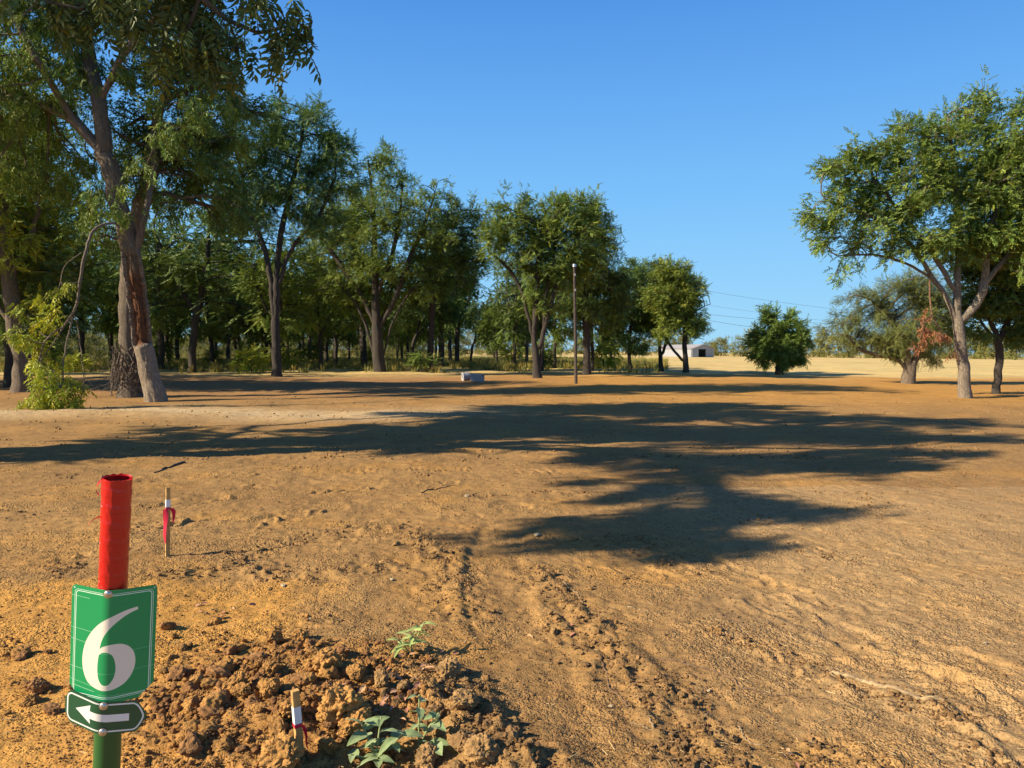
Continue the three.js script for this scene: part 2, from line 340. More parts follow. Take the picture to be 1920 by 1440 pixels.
function tube(pts, rad, segs, fn) {
  const n = pts.length, P = [], U = [], C = [], I = []; let nrm = V(1, 0, 0), along = 0;
  for (let i = 0; i < n; i++) {
    const t = pts[Math.min(i + 1, n - 1)].clone().sub(pts[Math.max(i - 1, 0)]).normalize();
    nrm.addScaledVector(t, -nrm.dot(t)); if (nrm.lengthSq() < 1e-6) nrm.set(0, 0, 1).addScaledVector(t, -t.z); nrm.normalize();
    const bi = V().crossVectors(t, nrm); if (i) along += pts[i].distanceTo(pts[i - 1]);
    for (let s = 0; s <= segs; s++) {
      const a = s / segs * Math.PI * 2, dir = nrm.clone().multiplyScalar(Math.cos(a)).addScaledVector(bi, Math.sin(a)); let r = rad[i], c = [1, 1, 1];
      if (fn) { const o = fn(dir, along, pts[i], r); r = o.r; if (o.c) c = o.c; }
      P.push(pts[i].x + dir.x * r, pts[i].y + dir.y * r, pts[i].z + dir.z * r); U.push(s / segs * Math.max(1, Math.round(rad[0] * 9)), along * 0.7); C.push(...c);
    }
  }
  for (let i = 0; i < n - 1; i++) for (let s = 0; s < segs; s++) { const a = i * (segs + 1) + s, b = a + segs + 1; I.push(a, a + 1, b, a + 1, b + 1, b); }
  const g = new THREE.BufferGeometry(); g.setAttribute('position', new THREE.Float32BufferAttribute(P, 3)); g.setAttribute('uv', new THREE.Float32BufferAttribute(U, 2)); g.setAttribute('color', new THREE.Float32BufferAttribute(C, 3)); g.setIndex(I);
  g.computeVertexNormals(); return g;
}
const vUp = V(0, 1, 0);
// a whole tree as a Group: trunk, limbs, crown
function tree(o) {
  const { name, label, category = 'tree', group, base, barkMat, leaf, spray, per = 4, trunkR, tipR = 0.007, minR = 0.006, levels = 1, seed, hue = 0.25, scaleLeaf = 1, trunkFn, trunkSegs = 14, spread = 0.2, droop = 0.02, parent = scene, flare = 0.5 } = o;
  const r = rng(seed * 7 + 3), nodes = grow(o); radii(nodes, trunkR, tipR);
  const root = new THREE.Group(); root.position.copy(base);
  const rel = (p) => p.clone().sub(base);
  // trunk: follow the thickest child
  const inTrunk = new Set(); let cur = 0; const chain = [0]; inTrunk.add(0);
  while (nodes[cur].kids.length) { const k = nodes[cur].kids.reduce((a, b) => (nodes[b].path === 0 ? 1e3 : 0) + nodes[b].w > (nodes[a].path === 0 ? 1e3 : 0) + nodes[a].w ? b : a); if (nodes[k].path !== 0 && nodes[k].r < trunkR * 0.5) break; chain.push(k); inTrunk.add(k); cur = k; }
  { const cv = new THREE.CatmullRomCurve3(chain.map((i) => rel(nodes[i].p))), L = cv.getLength(), m = Math.max(6, Math.round(L / (trunkFn ? 0.05 : 0.14))), pts = cv.getPoints(m), rr = pts.map((p, i) => { const t = i / m * (chain.length - 1), a = Math.floor(t), b = Math.min(a + 1, chain.length - 1); return mix(nodes[chain[a]].r, nodes[chain[b]].r, t - a) * (1 + flare * Math.exp(-(p.y) / (trunkR * 1.6))); });
    pts[0].y -= 0.12;
    const lump = (dir, s, p, q) => ({ r: q * (1 + 0.07 * n3(dir.x * 1.5 + seed, p.y * 1.3, dir.z * 1.5) + 0.05 * n3(dir.x * 4, p.y * 2.2 + seed, dir.z * 4)) });
    mesh('trunk', tube(pts, rr, trunkSegs, trunkFn || lump), barkMat, root);
  }
  // limbs: every branch that leaves the trunk, with all that grows on it
  const chains = (start, from) => {
    const out = [], todo = [[start, from]];
    while (todo.length) {
      let [i, par] = todo.pop(); const pts = [rel(nodes[par].p)], rr = [nodes[i].r];
      for (;;) { if (nodes[i].r < minR && pts.length > 1) break; pts.push(rel(nodes[i].p)); rr.push(nodes[i].r * (nodes[i].kids.length ? 1 : 0.6)); const ks = nodes[i].kids; if (!ks.length) break; const b = ks.reduce((a, k) => nodes[k].w > nodes[a].w ? k : a); for (const k of ks) if (k !== b && nodes[k].r >= minR) todo.push([k, i]); i = b; }
      if (pts.length > 1 && rr[1] >= minR * 0.6) out.push(tube(pts, rr, rr[0] > 0.05 ? 8 : rr[0] > 0.018 ? 5 : 3));
    }
    return out;
  };
  for (const i of chain) for (const k of nodes[i].kids) if (!inTrunk.has(k)) { const gs = chains(k, i); if (!gs.length) continue; if (nodes[k].r > trunkR * 0.12) mesh('limb', mergeGeometries(gs), barkMat, root); }
  // crown
  const mats = [], cols = [], M = new THREE.Matrix4(), X = V(), Y = V(), Z = V();
  const c0 = V(); let cn = 0; for (const n of nodes) if (n.level <= levels && n.path < 0) { c0.add(n.p); cn++; } c0.divideScalar(Math.max(1, cn));
  for (const n of nodes) {
    if (n.level > levels || (n.path >= 0 && !o.leafOnPaths)) continue;
    const dirN = n.parent >= 0 ? n.p.clone().sub(nodes[n.parent].p).normalize() : vUp, out = n.p.clone().sub(c0).normalize();
    const clump = r();          // uneven leafing from twig to twig
    const m = per * (0.45 + 1.1 * clump);
    for (let k = 0; k < m; k++) {
      if (k + 1 > m && r() > m - k) break;
      X.copy(dirN).multiplyScalar(0.6).addScaledVector(out, 0.35).add(V(r() - 0.5, (r() - 0.5) * 0.7 - droop, r() - 0.5).multiplyScalar(1.9)).normalize();
      Y.set((r() - 0.5) * 1.3, 1, (r() - 0.5) * 1.3).normalize(); Z.crossVectors(X, Y).normalize(); Y.crossVectors(Z, X);
      const s = scaleLeaf * (0.75 + 0.5 * r()), p = rel(n.p).add(V(r() - 0.5, r() - 0.5, r() - 0.5).multiplyScalar(2 * spread));
      if (p.y < 0.04) p.y = 0.04 + 0.2 * r();
      M.makeBasis(X.clone().multiplyScalar(s), Y.clone().multiplyScalar(s), Z.clone().multiplyScalar(s)).setPosition(p); mats.push(M.clone());
      const v = 0.68 + 0.6 * r(), /* every spray its own random tint, alike all through the crown */ yel = hue * 1.3 * (r() ** 2); cols.push(rgb(v * (1 + 1.1 * yel), v * (1 + 0.35 * yel), v * (1 - 0.4 * yel)));
    }
  }
  const crown = new THREE.InstancedMesh(spray, leaf, mats.length); mats.forEach((m, i) => { crown.setMatrixAt(i, m); crown.setColorAt(i, cols[i]); });
  crown.name = 'crown'; crown.userData.kind = 'stuff'; crown.castShadow = crown.receiveShadow = true; root.add(crown);
  root.name = parent ? numbered(name) : name; if (parent) parent.add(root);
  tag(root, label, category, group);
  total += mats.length; nodeTotal += nodes.length;
  return root;
}
let total = 0, nodeTotal = 0;
// crown lumps given as [px, py, radius px, depth offset, flatten]
const lumps = (list, d) => list.map(([px, py, rp, dz = 0, fl = 0.85]) => { const dd = d + dz, c = at(px, py, dd), q = 1.08 * rp * dd / FPX; return { c, r: V(q, q * fl, q * 1.05) }; });
const trail = (list, d) => list.map(([px, py, dz = 0]) => at(px, py, d + dz));
const baseAt = (px, py) => ground(px, py);

{ // the pale-barked tree with the rotted-out trunk
  const b = baseAt(293, 752), d = -b.z, tp = [b.clone(), ...trail([[268, 640], [256, 545], [238, 440], [222, 385]], d)];
  const open0 = at(0, 648, d).y - b.y, open1 = at(0, 468, d).y - b.y;
  const fn = (dir, s, p, q) => {
    const h = p.y, t = (h - open0) / (open1 - open0), toward = dir.z * 0.80 + dir.x * 0.36 + 0.0;                // which way the hollow looks
    let r = q * (1 + 0.06 * n3(dir.x * 1.6, h * 1.3, dir.z * 1.6) + 0.03 * n3(dir.x * 5, h * 3, dir.z * 5)), c = [1, 1, 1];
    const edge = 0.36 + 0.10 * n2(h * 3, 4) + 0.35 * Math.max(0, Math.abs(t - 0.42) * 2 - 0.75);
    const inside = smooth(edge, edge + 0.10, toward) * smooth(-0.02, 0.03, t) * smooth(1.02, 0.9, t);
    const lip = smooth(edge - 0.2, edge - 0.02, toward) * (1 - inside) * smooth(-0.1, 0.0, t) * smooth(1.1, 0.95, t);
    r = r * (1 + 0.10 * lip) * (1 - inside * (0.40 + 0.06 * n3(dir.x * 8, h * 7, dir.z * 8)));
    const pale = smooth(0.05, -0.03, t) * 0.6;
    c = [1 + pale, 1 + pale, 1 + pale * 0.95];
    if (inside > 0) { const g = 0.75 + 0.35 * n3(dir.x * 9, h * 2.2, dir.z * 9) + 0.25 * n3(dir.x * 22, h * 9, dir.z * 22); const top = smooth(0.68, 0.8, t); const w = [mix(1.25, 1.5, top) * g, mix(.60, 1.15, top) * g, mix(.28, .85, top) * g]; c = c.map((x, i) => mix(x, w[i], inside)); }
    return { r, c };
  };
  tree({ name: 'hollow_tree', label: 'tall tree with a long rotted brown hollow in its pale leaning trunk', base: b, barkMat: barkGrey, leaf: leafElm, spray: sprigs.ash, per: 3.4, trunkR: 0.255, trunkFn: fn, trunkSegs: 64, tipR: 0.006, seed: 31, step: 0.30, count: 5000, bare: 4.4, hue: 0.5, droop: 0.4, flare: 0.25,
    paths: [tp, trail([[222, 385], [200, 300], [140, 225], [80, 130, -0.6], [30, 40, -1]], d), trail([[200, 295], [185, 190], [168, 110, 0.5], [150, 20, 0.5]], d), trail([[252, 470], [272, 400], [288, 320, 0.4], [290, 240, 0.5], [330, 120, 0.5]], d), trail([[140, 225], [60, 190, 0.3], [-20, 180, 0.5]], d), trail([[185, 190], [240, 90, -0.4], [300, 20, -1]], d)],
    blobs: lumps([[190, 375, 50, -1.6], [262, 335, 46, -1.4], [120, 405, 50, -1.0], [60, 60, 110, 0], [180, 30, 110, 1], [300, 90, 95, 0], [390, 170, 80, 1], [420, 270, 62, 1.5], [330, 230, 80, -0.5], [120, 170, 90, 0.5], [60, 290, 100, 1.5], [170, 330, 70, 1.8], [370, 330, 60, 2], [-60, 180, 140, 0], [230, -60, 140, 0], [60, -100, 160, 0], [400, 40, 80, 1], [160, -190, 150, 1], [330, -130, 120, 0], [-80, -60, 150, 1], [20, -260, 130, 0]], d) });
  // the trunk wrapped in dead vines right behind it
  const v = baseAt(246, 744), dv = -v.z;
  const vt = tree({ name: 'vine_covered_tree', label: 'dark trunk wrapped in dead grey vines behind the hollow tree', base: v, barkMat: barkGrey, leaf: leafDark, spray: sprigs.ash, per: 3, trunkR: 0.27, seed: 32, step: 0.34, count: 1300, bare: 3.2, flare: 0.7,
    paths: [[v.clone(), ...trail([[243, 660], [240, 560], [250, 450], [280, 330], [300, 200]], dv)]],
    blobs: lumps([[320, 330, 80], [420, 380, 70, 1], [260, 260, 90, 1], [400, 260, 75, 2], [200, 420, 60, 1.5], [340, 160, 80, 1], [450, 180, 60, 1]], dv) });
  const r = rng(77), gs = [];
  for (let i = 0; i < 95; i++) { // dead vine stems clinging to the trunk
    let a = r() * 6.283, h = 0.05 + r() * 1.1, pts = []; const n = 7; let R = 0.36 + 0.12 * r();
    for (let k = 0; k < n; k++) { const f = h + (k / n) * (0.5 + r() * 0.5), out = R * (1.25 - 0.35 * f / 2) + (k === n - 1 ? 0.15 * r() : 0); pts.push(V(Math.cos(a) * out, Math.max(0.03, f * 0.95), Math.sin(a) * out)); a += (r() - 0.5) * 0.6; }
    gs.push(tube(new THREE.CatmullRomCurve3(pts).getPoints(12), new Array(13).fill(0.008 + 0.014 * r()), 4));
  }
  for (let i = 0; i < 120; i++) { let a = r() * 6.283, R = 0.42; const p0 = V(Math.cos(a) * R, 0.1 + r() * 1.0, Math.sin(a) * R), pts = [p0]; for (let k = 0; k < 4; k++) pts.push(pts[k].clone().add(V((r() - 0.5) * 0.3 + Math.cos(a) * 0.08, (r() - 0.62) * 0.25, (r() - 0.5) * 0.3 + Math.sin(a) * 0.08))); pts.forEach((p) => p.y = Math.max(0.02, p.y)); gs.push(tube(pts, [0.008, 0.007, 0.006, 0.005, 0.003], 3)); }
  mesh('dead_vines', mergeGeometries(gs), bark('vine_bark', .40, .32, .26), vt).userData.kind = 'stuff';
}
{ // broken branch hanging to the ground beside it, leaves still yellow green
  const top = at(224, 418, 19.2), d = 18.2, b = ground(110, 775);
  tree({ name: 'broken_branch', label: 'broken pale branch hanging to the ground with bright yellow green leaves', category: 'branch', base: b, barkMat: barkPale, leaf: leafBright, spray: sprigs.ash, per: 1.35, scaleLeaf: 0.9, trunkR: 0.034, tipR: 0.005, minR: 0.004, seed: 35, step: 0.16, count: 330, bare: -5, up: -0.1, hue: 0.5, droop: 0.5, flare: 0, spread: 0.12,
    paths: [[top, at(200, 420, 18.8), at(175, 432, 18.5), ...trail([[160, 475], [150, 530], [138, 585], [120, 610], [95, 650], [60, 690]], d)], trail([[140, 585], [150, 640], [158, 700], [175, 725]], d), trail([[138, 590], [122, 660], [118, 700], [120, 760]], d), trail([[158, 690], [153, 745], [125, 770]], d), trail([[120, 610], [85, 640], [60, 740]], d), trail([[158, 470], [120, 500], [110, 540]], d)],
    blobs: lumps([[62, 640, 34], [85, 690, 32], [110, 745, 36], [60, 755, 20], [118, 535, 18], [100, 570, 22], [130, 720, 22], [90, 770, 30], [70, 600, 24], [150, 752, 20]], d) });
}
// trees of the grove
const GROVE = 'trees along the edge of the grove';
function grove(name, label, b, over) { return tree({ name, label, base: b, group: GROVE, barkMat: barkDark, leaf: leafElm, spray: sprigs.elm, per: 4.6, scaleLeaf: 0.95, step: 0.36, hue: 0.35, ...over }); }
{
  let b = baseAt(42, 735), d = -b.z;
  grove('grove_tree', 'thick forked tree at the edge of the grove behind the broken branch', b, { trunkR: 0.26, seed: 41, count: 1900, bare: 3, barkMat: barkGrey, leaf: leafBright, hue: 0.3,
    paths: [[b.clone(), ...trail([[38, 660], [20, 610], [-10, 560], [-30, 480]], d)], trail([[30, 640], [22, 560], [12, 470], [5, 380], [20, 250]], d), trail([[20, 520], [60, 440], [80, 340]], d)],
    blobs: lumps([[30, 470, 60], [80, 420, 60, 1], [10, 350, 80, 1], [90, 300, 70, 2], [-60, 430, 110], [-70, 250, 140, 1], [60, 220, 70, 2], [60, 560, 35, 0], [140, 380, 45, 2]], d) });
  b = baseAt(519, 706); d = -b.z;
  grove('grove_tree', 'tall elm with twin upright stems, its crown highest in the grove', b, { trunkR: 0.22, seed: 42, count: 3000, bare: 3.4, leaf: leafCool,
    paths: [[b.clone(), ...trail([[517, 640], [518, 560], [522, 470], [540, 380], [560, 290], [570, 220]], d)], trail([[515, 600], [500, 480], [470, 400], [450, 310]], d), trail([[520, 540], [545, 470], [600, 400], [630, 330]], d), trail([[518, 700], [532, 620], [538, 520], [556, 440]], d)],
    blobs: lumps([[560, 240, 60], [610, 290, 55, 1], [500, 280, 60], [440, 300, 60, -1], [560, 340, 70], [640, 340, 45], [480, 380, 65, 1], [590, 420, 55, 1], [430, 400, 50], [630, 260, 35], [520, 210, 30], [410, 240, 55, -1], [600, 220, 26]], d) });
  b = baseAt(712, 698); d = -b.z;
  grove('grove_tree', 'broad elm spreading from a cluster of dark stems near the two grey containers', b, { trunkR: 0.36, seed: 43, count: 2900, bare: 3, leaf: leafOlive, flare: 0.2,
    paths: [[b.clone(), ...trail([[708, 640], [704, 560], [702, 460], [700, 380], [690, 300]], d)], trail([[705, 610], [680, 560], [640, 500], [600, 440]], d), trail([[708, 620], [740, 560], [770, 480], [800, 410], [822, 340]], d), trail([[704, 560], [735, 480], [750, 400], [755, 330]], d), trail([[714, 690], [728, 630], [748, 580], [790, 520]], d), trail([[708, 690], [692, 630], [668, 570], [625, 520]], d)],
    blobs: lumps([[690, 320, 45], [745, 330, 45], [700, 400, 70], [770, 400, 55], [640, 420, 60], [600, 470, 45, 1], [720, 480, 65, -1], [800, 460, 50], [822, 350, 24], [830, 400, 36], [650, 510, 45], [780, 530, 45], [720, 290, 25], [600, 540, 40], [690, 560, 45, 1]], d) });
  b = baseAt(682, 690); d = -b.z;
  grove('grove_tree', 'dark straight tree close behind the cluster of dark stems', b, { trunkR: 0.24, seed: 44, count: 1000, bare: 4, leaf: leafDark,
    paths: [[b.clone(), ...trail([[680, 620], [676, 540], [660, 450]], d)]], blobs: lumps([[650, 470, 70], [620, 400, 55], [700, 430, 60], [660, 550, 50]], d) });
  b = baseAt(806, 696); d = -b.z;
  grove('grove_tree', 'slim tree with a dense dark crown beside the broad elm', b, { trunkR: 0.2, seed: 45, count: 1700, bare: 3.2, leaf: leafDark,
    paths: [[b.clone(), ...trail([[808, 640], [812, 570], [826, 480], [840, 410]], d)]], blobs: lumps([[830, 440, 50], [870, 430, 45], [860, 500, 50], [810, 540, 45], [880, 480, 32], [850, 380, 22], [785, 490, 40], [890, 410, 22], [870, 390, 22]], d) });
  b = baseAt(1008, 709); d = -b.z;
  grove('grove_tree', 'leaning many-stemmed elm with a light green crown beside the weathered pole', b, { trunkR: 0.19, seed: 46, count: 2300, bare: 2.6, leaf: leafElm, hue: 0.5,
    paths: [[b.clone(), ...trail([[1002, 650], [992, 600], [975, 540], [950, 500], [915, 470]], d)], trail([[1000, 640], [1005, 560], [1010, 480], [1020, 410]], d), trail([[1010, 660], [1025, 600], [1045, 530], [1080, 450]], d), trail([[1010, 704], [1018, 640], [1022, 560], [1040, 470]], d)],
    blobs: lumps([[950, 430, 45], [1010, 420, 50], [1070, 430, 50], [940, 390, 22], [1040, 385, 26], [985, 385, 20], [1000, 490, 50], [1060, 510, 45], [930, 470, 32], [1100, 400, 30], [1020, 560, 35], [1090, 480, 40]], d) });
  b = baseAt(1100, 703); d = -b.z;
  grove('grove_tree', 'tall dark tree right behind the weathered pole', b, { trunkR: 0.2, seed: 47, count: 1900, bare: 2.2, leaf: leafDark,
    paths: [[b.clone(), ...trail([[1100, 640], [1098, 570], [1100, 500], [1105, 420]], d)]], blobs: lumps([[1110, 420, 42], [1135, 460, 40], [1100, 500, 50], [1140, 530, 45], [1080, 560, 40], [1125, 590, 40], [1095, 390, 22], [1145, 425, 16], [1160, 580, 30], [1070, 600, 30], [1165, 520, 26]], d) });
  b = baseAt(1182, 697); d = -b.z;
  grove('grove_tree', 'low slender tree with hanging leaves between the dark tree and the forked one', b, { trunkR: 0.12, seed: 48, count: 1200, bare: 1.2, leaf: leafCool,
    paths: [[b.clone(), ...trail([[1180, 650], [1184, 600], [1190, 540]], d)]], blobs: lumps([[1190, 530, 34], [1175, 580, 38], [1205, 590, 34], [1165, 630, 24], [1200, 640, 24], [1180, 500, 14]], d) });
  b = baseAt(1240, 696); d = -b.z;
  grove('grove_tree', 'twin-stemmed bushy tree overlapping the forked tree at the end of the grove', b, { trunkR: 0.14, seed: 49, count: 1500, bare: 1.6, leaf: leafDark,
    paths: [[b.clone(), ...trail([[1238, 660], [1232, 620], [1225, 560]], d)], trail([[1240, 670], [1255, 620], [1262, 560]], d)], blobs: lumps([[1225, 540, 38], [1260, 530, 35], [1235, 590, 42], [1210, 610, 26], [1270, 590, 30], [1235, 500, 18], [1220, 495, 12], [1250, 488, 10]], d) });
  b = baseAt(1286, 700); d = -b.z;
  grove('grove_tree', 'forked tree standing last at the field end of the grove', b, { trunkR: 0.17, seed: 50, count: 1700, bare: 1.5, leaf: leafOlive, hue: 0.6,
    paths: [[b.clone(), ...trail([[1286, 680], [1284, 640], [1286, 600], [1285, 540]], d)], trail([[1284, 682], [1268, 662], [1252, 640], [1240, 600]], d), trail([[1286, 600], [1310, 580], [1332, 570]], d)],
    blobs: lumps([[1290, 540, 30], [1250, 520, 28], [1265, 570, 36], [1300, 570, 26], [1295, 610, 28], [1262, 495, 14], [1278, 505, 14], [1310, 530, 14], [1250, 610, 28], [1318, 590, 10], [1240, 560, 30]], d) });
}
console.log('grove', total, nodeTotal);
{ // right side
  let b = baseAt(1811, 746), d = -b.z;
  tree({ name: 'field_elm', label: 'big pale-barked elm with a wide leafy crown standing on open soil', base: b, barkMat: barkPale, leaf: leafElm, spray: sprigs.elm, per: 4, scaleLeaf: 0.88, trunkR: 0.18, seed: 51, step: 0.26, count: 4600, bare: 2.7, hue: 0.5, tipR: 0.006, flare: 0.25,
    paths: [[b.clone(), ...trail([[1806, 690], [1799, 630], [1795, 590], [1795, 520], [1800, 430], [1790, 330], [1780, 240]], d)], trail([[1797, 620], [1780, 570], [1755, 530], [1700, 495], [1640, 478], [1570, 480]], d), trail([[1797, 605], [1830, 570], [1846, 530], [1852, 450], [1880, 360], [1890, 260]], d), trail([[1790, 545], [1745, 470], [1690, 400], [1640, 340]], d), trail([[1846, 530], [1890, 480], [1940, 420]], d), trail([[1755, 530], [1700, 450], [1620, 400], [1560, 380]], d)],
    blobs: lumps([[1560, 320, 45], [1545, 400, 45], [1620, 300, 45], [1680, 270, 45], [1740, 250, 48], [1790, 230, 35], [1850, 230, 50], [1620, 380, 60], [1700, 350, 65], [1780, 330, 70], [1870, 320, 75], [1560, 440, 36], [1640, 450, 45], [1720, 430, 60], [1810, 430, 70], [1890, 430, 60], [1580, 500, 24], [1620, 490, 18], [1940, 300, 90], [1960, 430, 90], [1850, 200, 24], [1830, 195, 16], [1770, 205, 16], [1910, 190, 30], [1510, 415, 16], [1660, 490, 18], [1700, 470, 30]], d) });
  // snapped branch hanging from its fork, with withered red leaves
  tree({ name: 'withered_branch', label: 'snapped hanging branch with withered red brown leaves below the big elm', category: 'branch', base: at(1790, 672, d - 0.3), barkMat: bark('dry_bark', .5, .3, .17), leaf: leafRed, spray: sprigs.ash, per: 1.5, trunkR: 0.03, tipR: 0.005, minR: 0.004, seed: 52, step: 0.13, count: 85, bare: -5, up: -0.15, hue: 0.5, droop: 0.6, flare: 0, spread: 0.1, scaleLeaf: 0.65,
    paths: [trail([[1745, 500], [1743, 540], [1748, 590], [1770, 630], [1792, 672]], d - 0.3), trail([[1748, 590], [1735, 605], [1722, 650]], d - 0.3)],
    blobs: lumps([[1735, 610, 22], [1745, 630, 22], [1722, 650, 12], [1760, 620, 18], [1785, 660, 12], [1728, 585, 12]], d - 0.3) });
  b = baseAt(1868, 739); d = -b.z;
  tree({ name: 'field_elm', label: 'slimmer dark elm with bare lower forks standing next to the big one', base: b, barkMat: barkDark, leaf: leafDark, spray: sprigs.elm, per: 3.2, trunkR: 0.125, seed: 53, step: 0.27, count: 2000, bare: 1.9, flare: 0.2,
    paths: [[b.clone(), ...trail([[1872, 690], [1873, 650], [1868, 630], [1855, 590], [1850, 540], [1848, 470]], d)], trail([[1872, 645], [1890, 600], [1900, 560], [1905, 500], [1920, 440]], d), trail([[1868, 635], [1845, 610], [1830, 580]], d)],
    blobs: lumps([[1840, 560, 40], [1880, 550, 45], [1920, 560, 45], [1860, 490, 55], [1920, 480, 60], [1820, 600, 24], [1905, 620, 30], [1940, 610, 40], [1850, 625, 18]], d) });
  b = baseAt(1703, 719); d = -b.z;
  tree({ name: 'mesquite_tree', label: 'low spreading mesquite with fine grey green leaves on a short forked trunk', base: b, barkMat: barkGrey, leaf: leafGrey, spray: sprigs.tiny, per: 5.6, trunkR: 0.27, seed: 54, step: 0.24, count: 1900, bare: 0.85, hue: 0.3, droop: 0.1, flare: 0.2, tipR: 0.006, scaleLeaf: 0.95, kill: 1.3,
    paths: [[b.clone(), ...trail([[1706, 695], [1715, 675], [1728, 650], [1740, 610]], d)], trail([[1702, 700], [1690, 680], [1665, 668], [1640, 664], [1612, 655], [1590, 630]], d), trail([[1706, 690], [1695, 650], [1670, 600], [1640, 570]], d)],
    blobs: lumps([[1590, 600, 30], [1562, 615, 24], [1600, 560, 22], [1780, 620, 30], [1630, 570, 35], [1680, 560, 42], [1740, 550, 45], [1640, 625, 36], [1690, 620, 50], [1740, 610, 48], [1770, 570, 36], [1690, 665, 22], [1735, 665, 24], [1650, 550, 14], [1720, 530, 26], [1620, 550, 14], [1665, 650, 18]], d) });
  b = baseAt(1461, 702); d = -b.z;
  tree({ name: 'round_bush', label: 'dense dark green round bush alone in the open field', category: 'bush', base: b, barkMat: barkDark, leaf: leafElm, spray: sprigs.elm, per: 3.6, trunkR: 0.24, seed: 55, step: 0.25, count: 1300, bare: 0.35, scaleLeaf: 1.3, hue: 0.15, flare: 0.1, kill: 1.3,
    paths: [[b.clone(), ...trail([[1461, 685], [1461, 660], [1458, 630]], d)], trail([[1461, 685], [1475, 660], [1490, 630]], d)],
    blobs: lumps([[1455, 627, 22], [1437, 642, 21], [1483, 633, 24], [1460, 655, 28], [1490, 660, 19], [1428, 665, 16], [1448, 603, 16, 0, 1.3], [1480, 605, 14, 0, 1.3], [1410, 650, 12], [1512, 640, 12], [1420, 625, 12], [1505, 620, 12], [1500, 670, 14], [1435, 676, 12], [1475, 680, 14]], d) });
}
console.log('right', total, nodeTotal);

// woodland behind the edge: a few kinds grown once, each tree its own copy
function kindTree(name, h, cr, seed, leaf, lean, opts = {}) {
  const b = V(0, 0, 0), L = V(lean, 0, lean * 0.3);
  return tree({ name, label: '', base: b, barkMat: opts.bark ?? barkDark, leaf, spray: sprigs.far, per: opts.per ?? 2.2, trunkR: h * 0.017, seed, step: 0.45, count: opts.count ?? 480, bare: h * (opts.bare ?? 0.27), tipR: 0.009, minR: 0.012, trunkSegs: 9, parent: null, spread: 0.3, hue: 0.4, flare: 0.3,
    paths: [[b, V(L.x * 0.2, h * 0.25, L.z * 0.2), V(L.x * 0.7, h * 0.5, L.z), V(L.x, h * 0.8, L.z)], [V(L.x * 0.25, h * 0.3, L.z * 0.25), V(L.x + cr * 0.4, h * 0.55, cr * 0.2), V(L.x + cr * 0.6, h * 0.75, cr * 0.3)]],
    blobs: [{ c: V(L.x, h * 0.8, L.z), r: V(cr * 0.75, h * 0.2, cr * 0.75) }, { c: V(L.x + cr * 0.5, h * 0.62, 0.2), r: V(cr * 0.65, h * 0.18, cr * 0.6) }, { c: V(L.x - cr * 0.5, h * 0.6, -0.3), r: V(cr * 0.65, h * 0.19, cr * 0.6) }, { c: V(L.x, h * 0.55, cr * 0.45), r: V(cr * 0.6, h * 0.15, cr * 0.5) }, { c: V(L.x - cr * 0.1, h * 0.42, -cr * 0.3), r: V(cr * 0.6, h * 0.14, cr * 0.5) }, { c: V(L.x * 0.5 + cr * 0.3, h * 0.37, cr * 0.2), r: V(cr * 0.55, h * 0.11, cr * 0.5) }, ...(opts.skirt ? [{ c: V(0, h * 0.2, 0), r: V(cr * 1.1, h * 0.18, cr * 0.9) }] : [])] });
}
const K = [kindTree('tree', 9, 2.6, 101, leafElm, 0.4), kindTree('tree', 8.5, 2.9, 102, leafDark, -0.7), kindTree('tree', 8, 2.4, 103, leafOlive, -0.2), kindTree('tree', 7.5, 2.8, 104, leafDark, 1.1), kindTree('tree', 9.5, 2.4, 105, leafCool, 0)];
const hedgeKinds = [kindTree('tree', 5, 2.6, 106, leafField, 0.3, { bare: 0.03, count: 420, skirt: 1 }), kindTree('tree', 4.5, 2.8, 107, leafField, -0.4, { bare: 0.03, count: 420, skirt: 1 }), kindTree('tree', 5.5, 2.4, 108, leafField, 0.1, { bare: 0.03, count: 420, skirt: 1 })];
const shrubKinds = [kindTree('shrub', 1.9, 0.9, 109, leafElm, 0.1, { bare: 0.02, count: 90, per: 1.6 }), kindTree('shrub', 1.5, 0.9, 110, leafBright, -0.1, { bare: 0.02, count: 80, per: 1.6 })];
function copyOf(kind, name, pos, s, turn, label, category, group) {
  const c = kind.clone(); c.name = numbered(name); c.position.copy(pos); c.rotation.set(0, turn, 0); c.scale.set(s, s * (0.95 + 0.1 * Math.sin(turn * 3)), s); c.userData = {}; scene.add(c); total += c.children.find((k) => k.isInstancedMesh)?.count ?? 0;
  return tag(c, label, category, group);
}
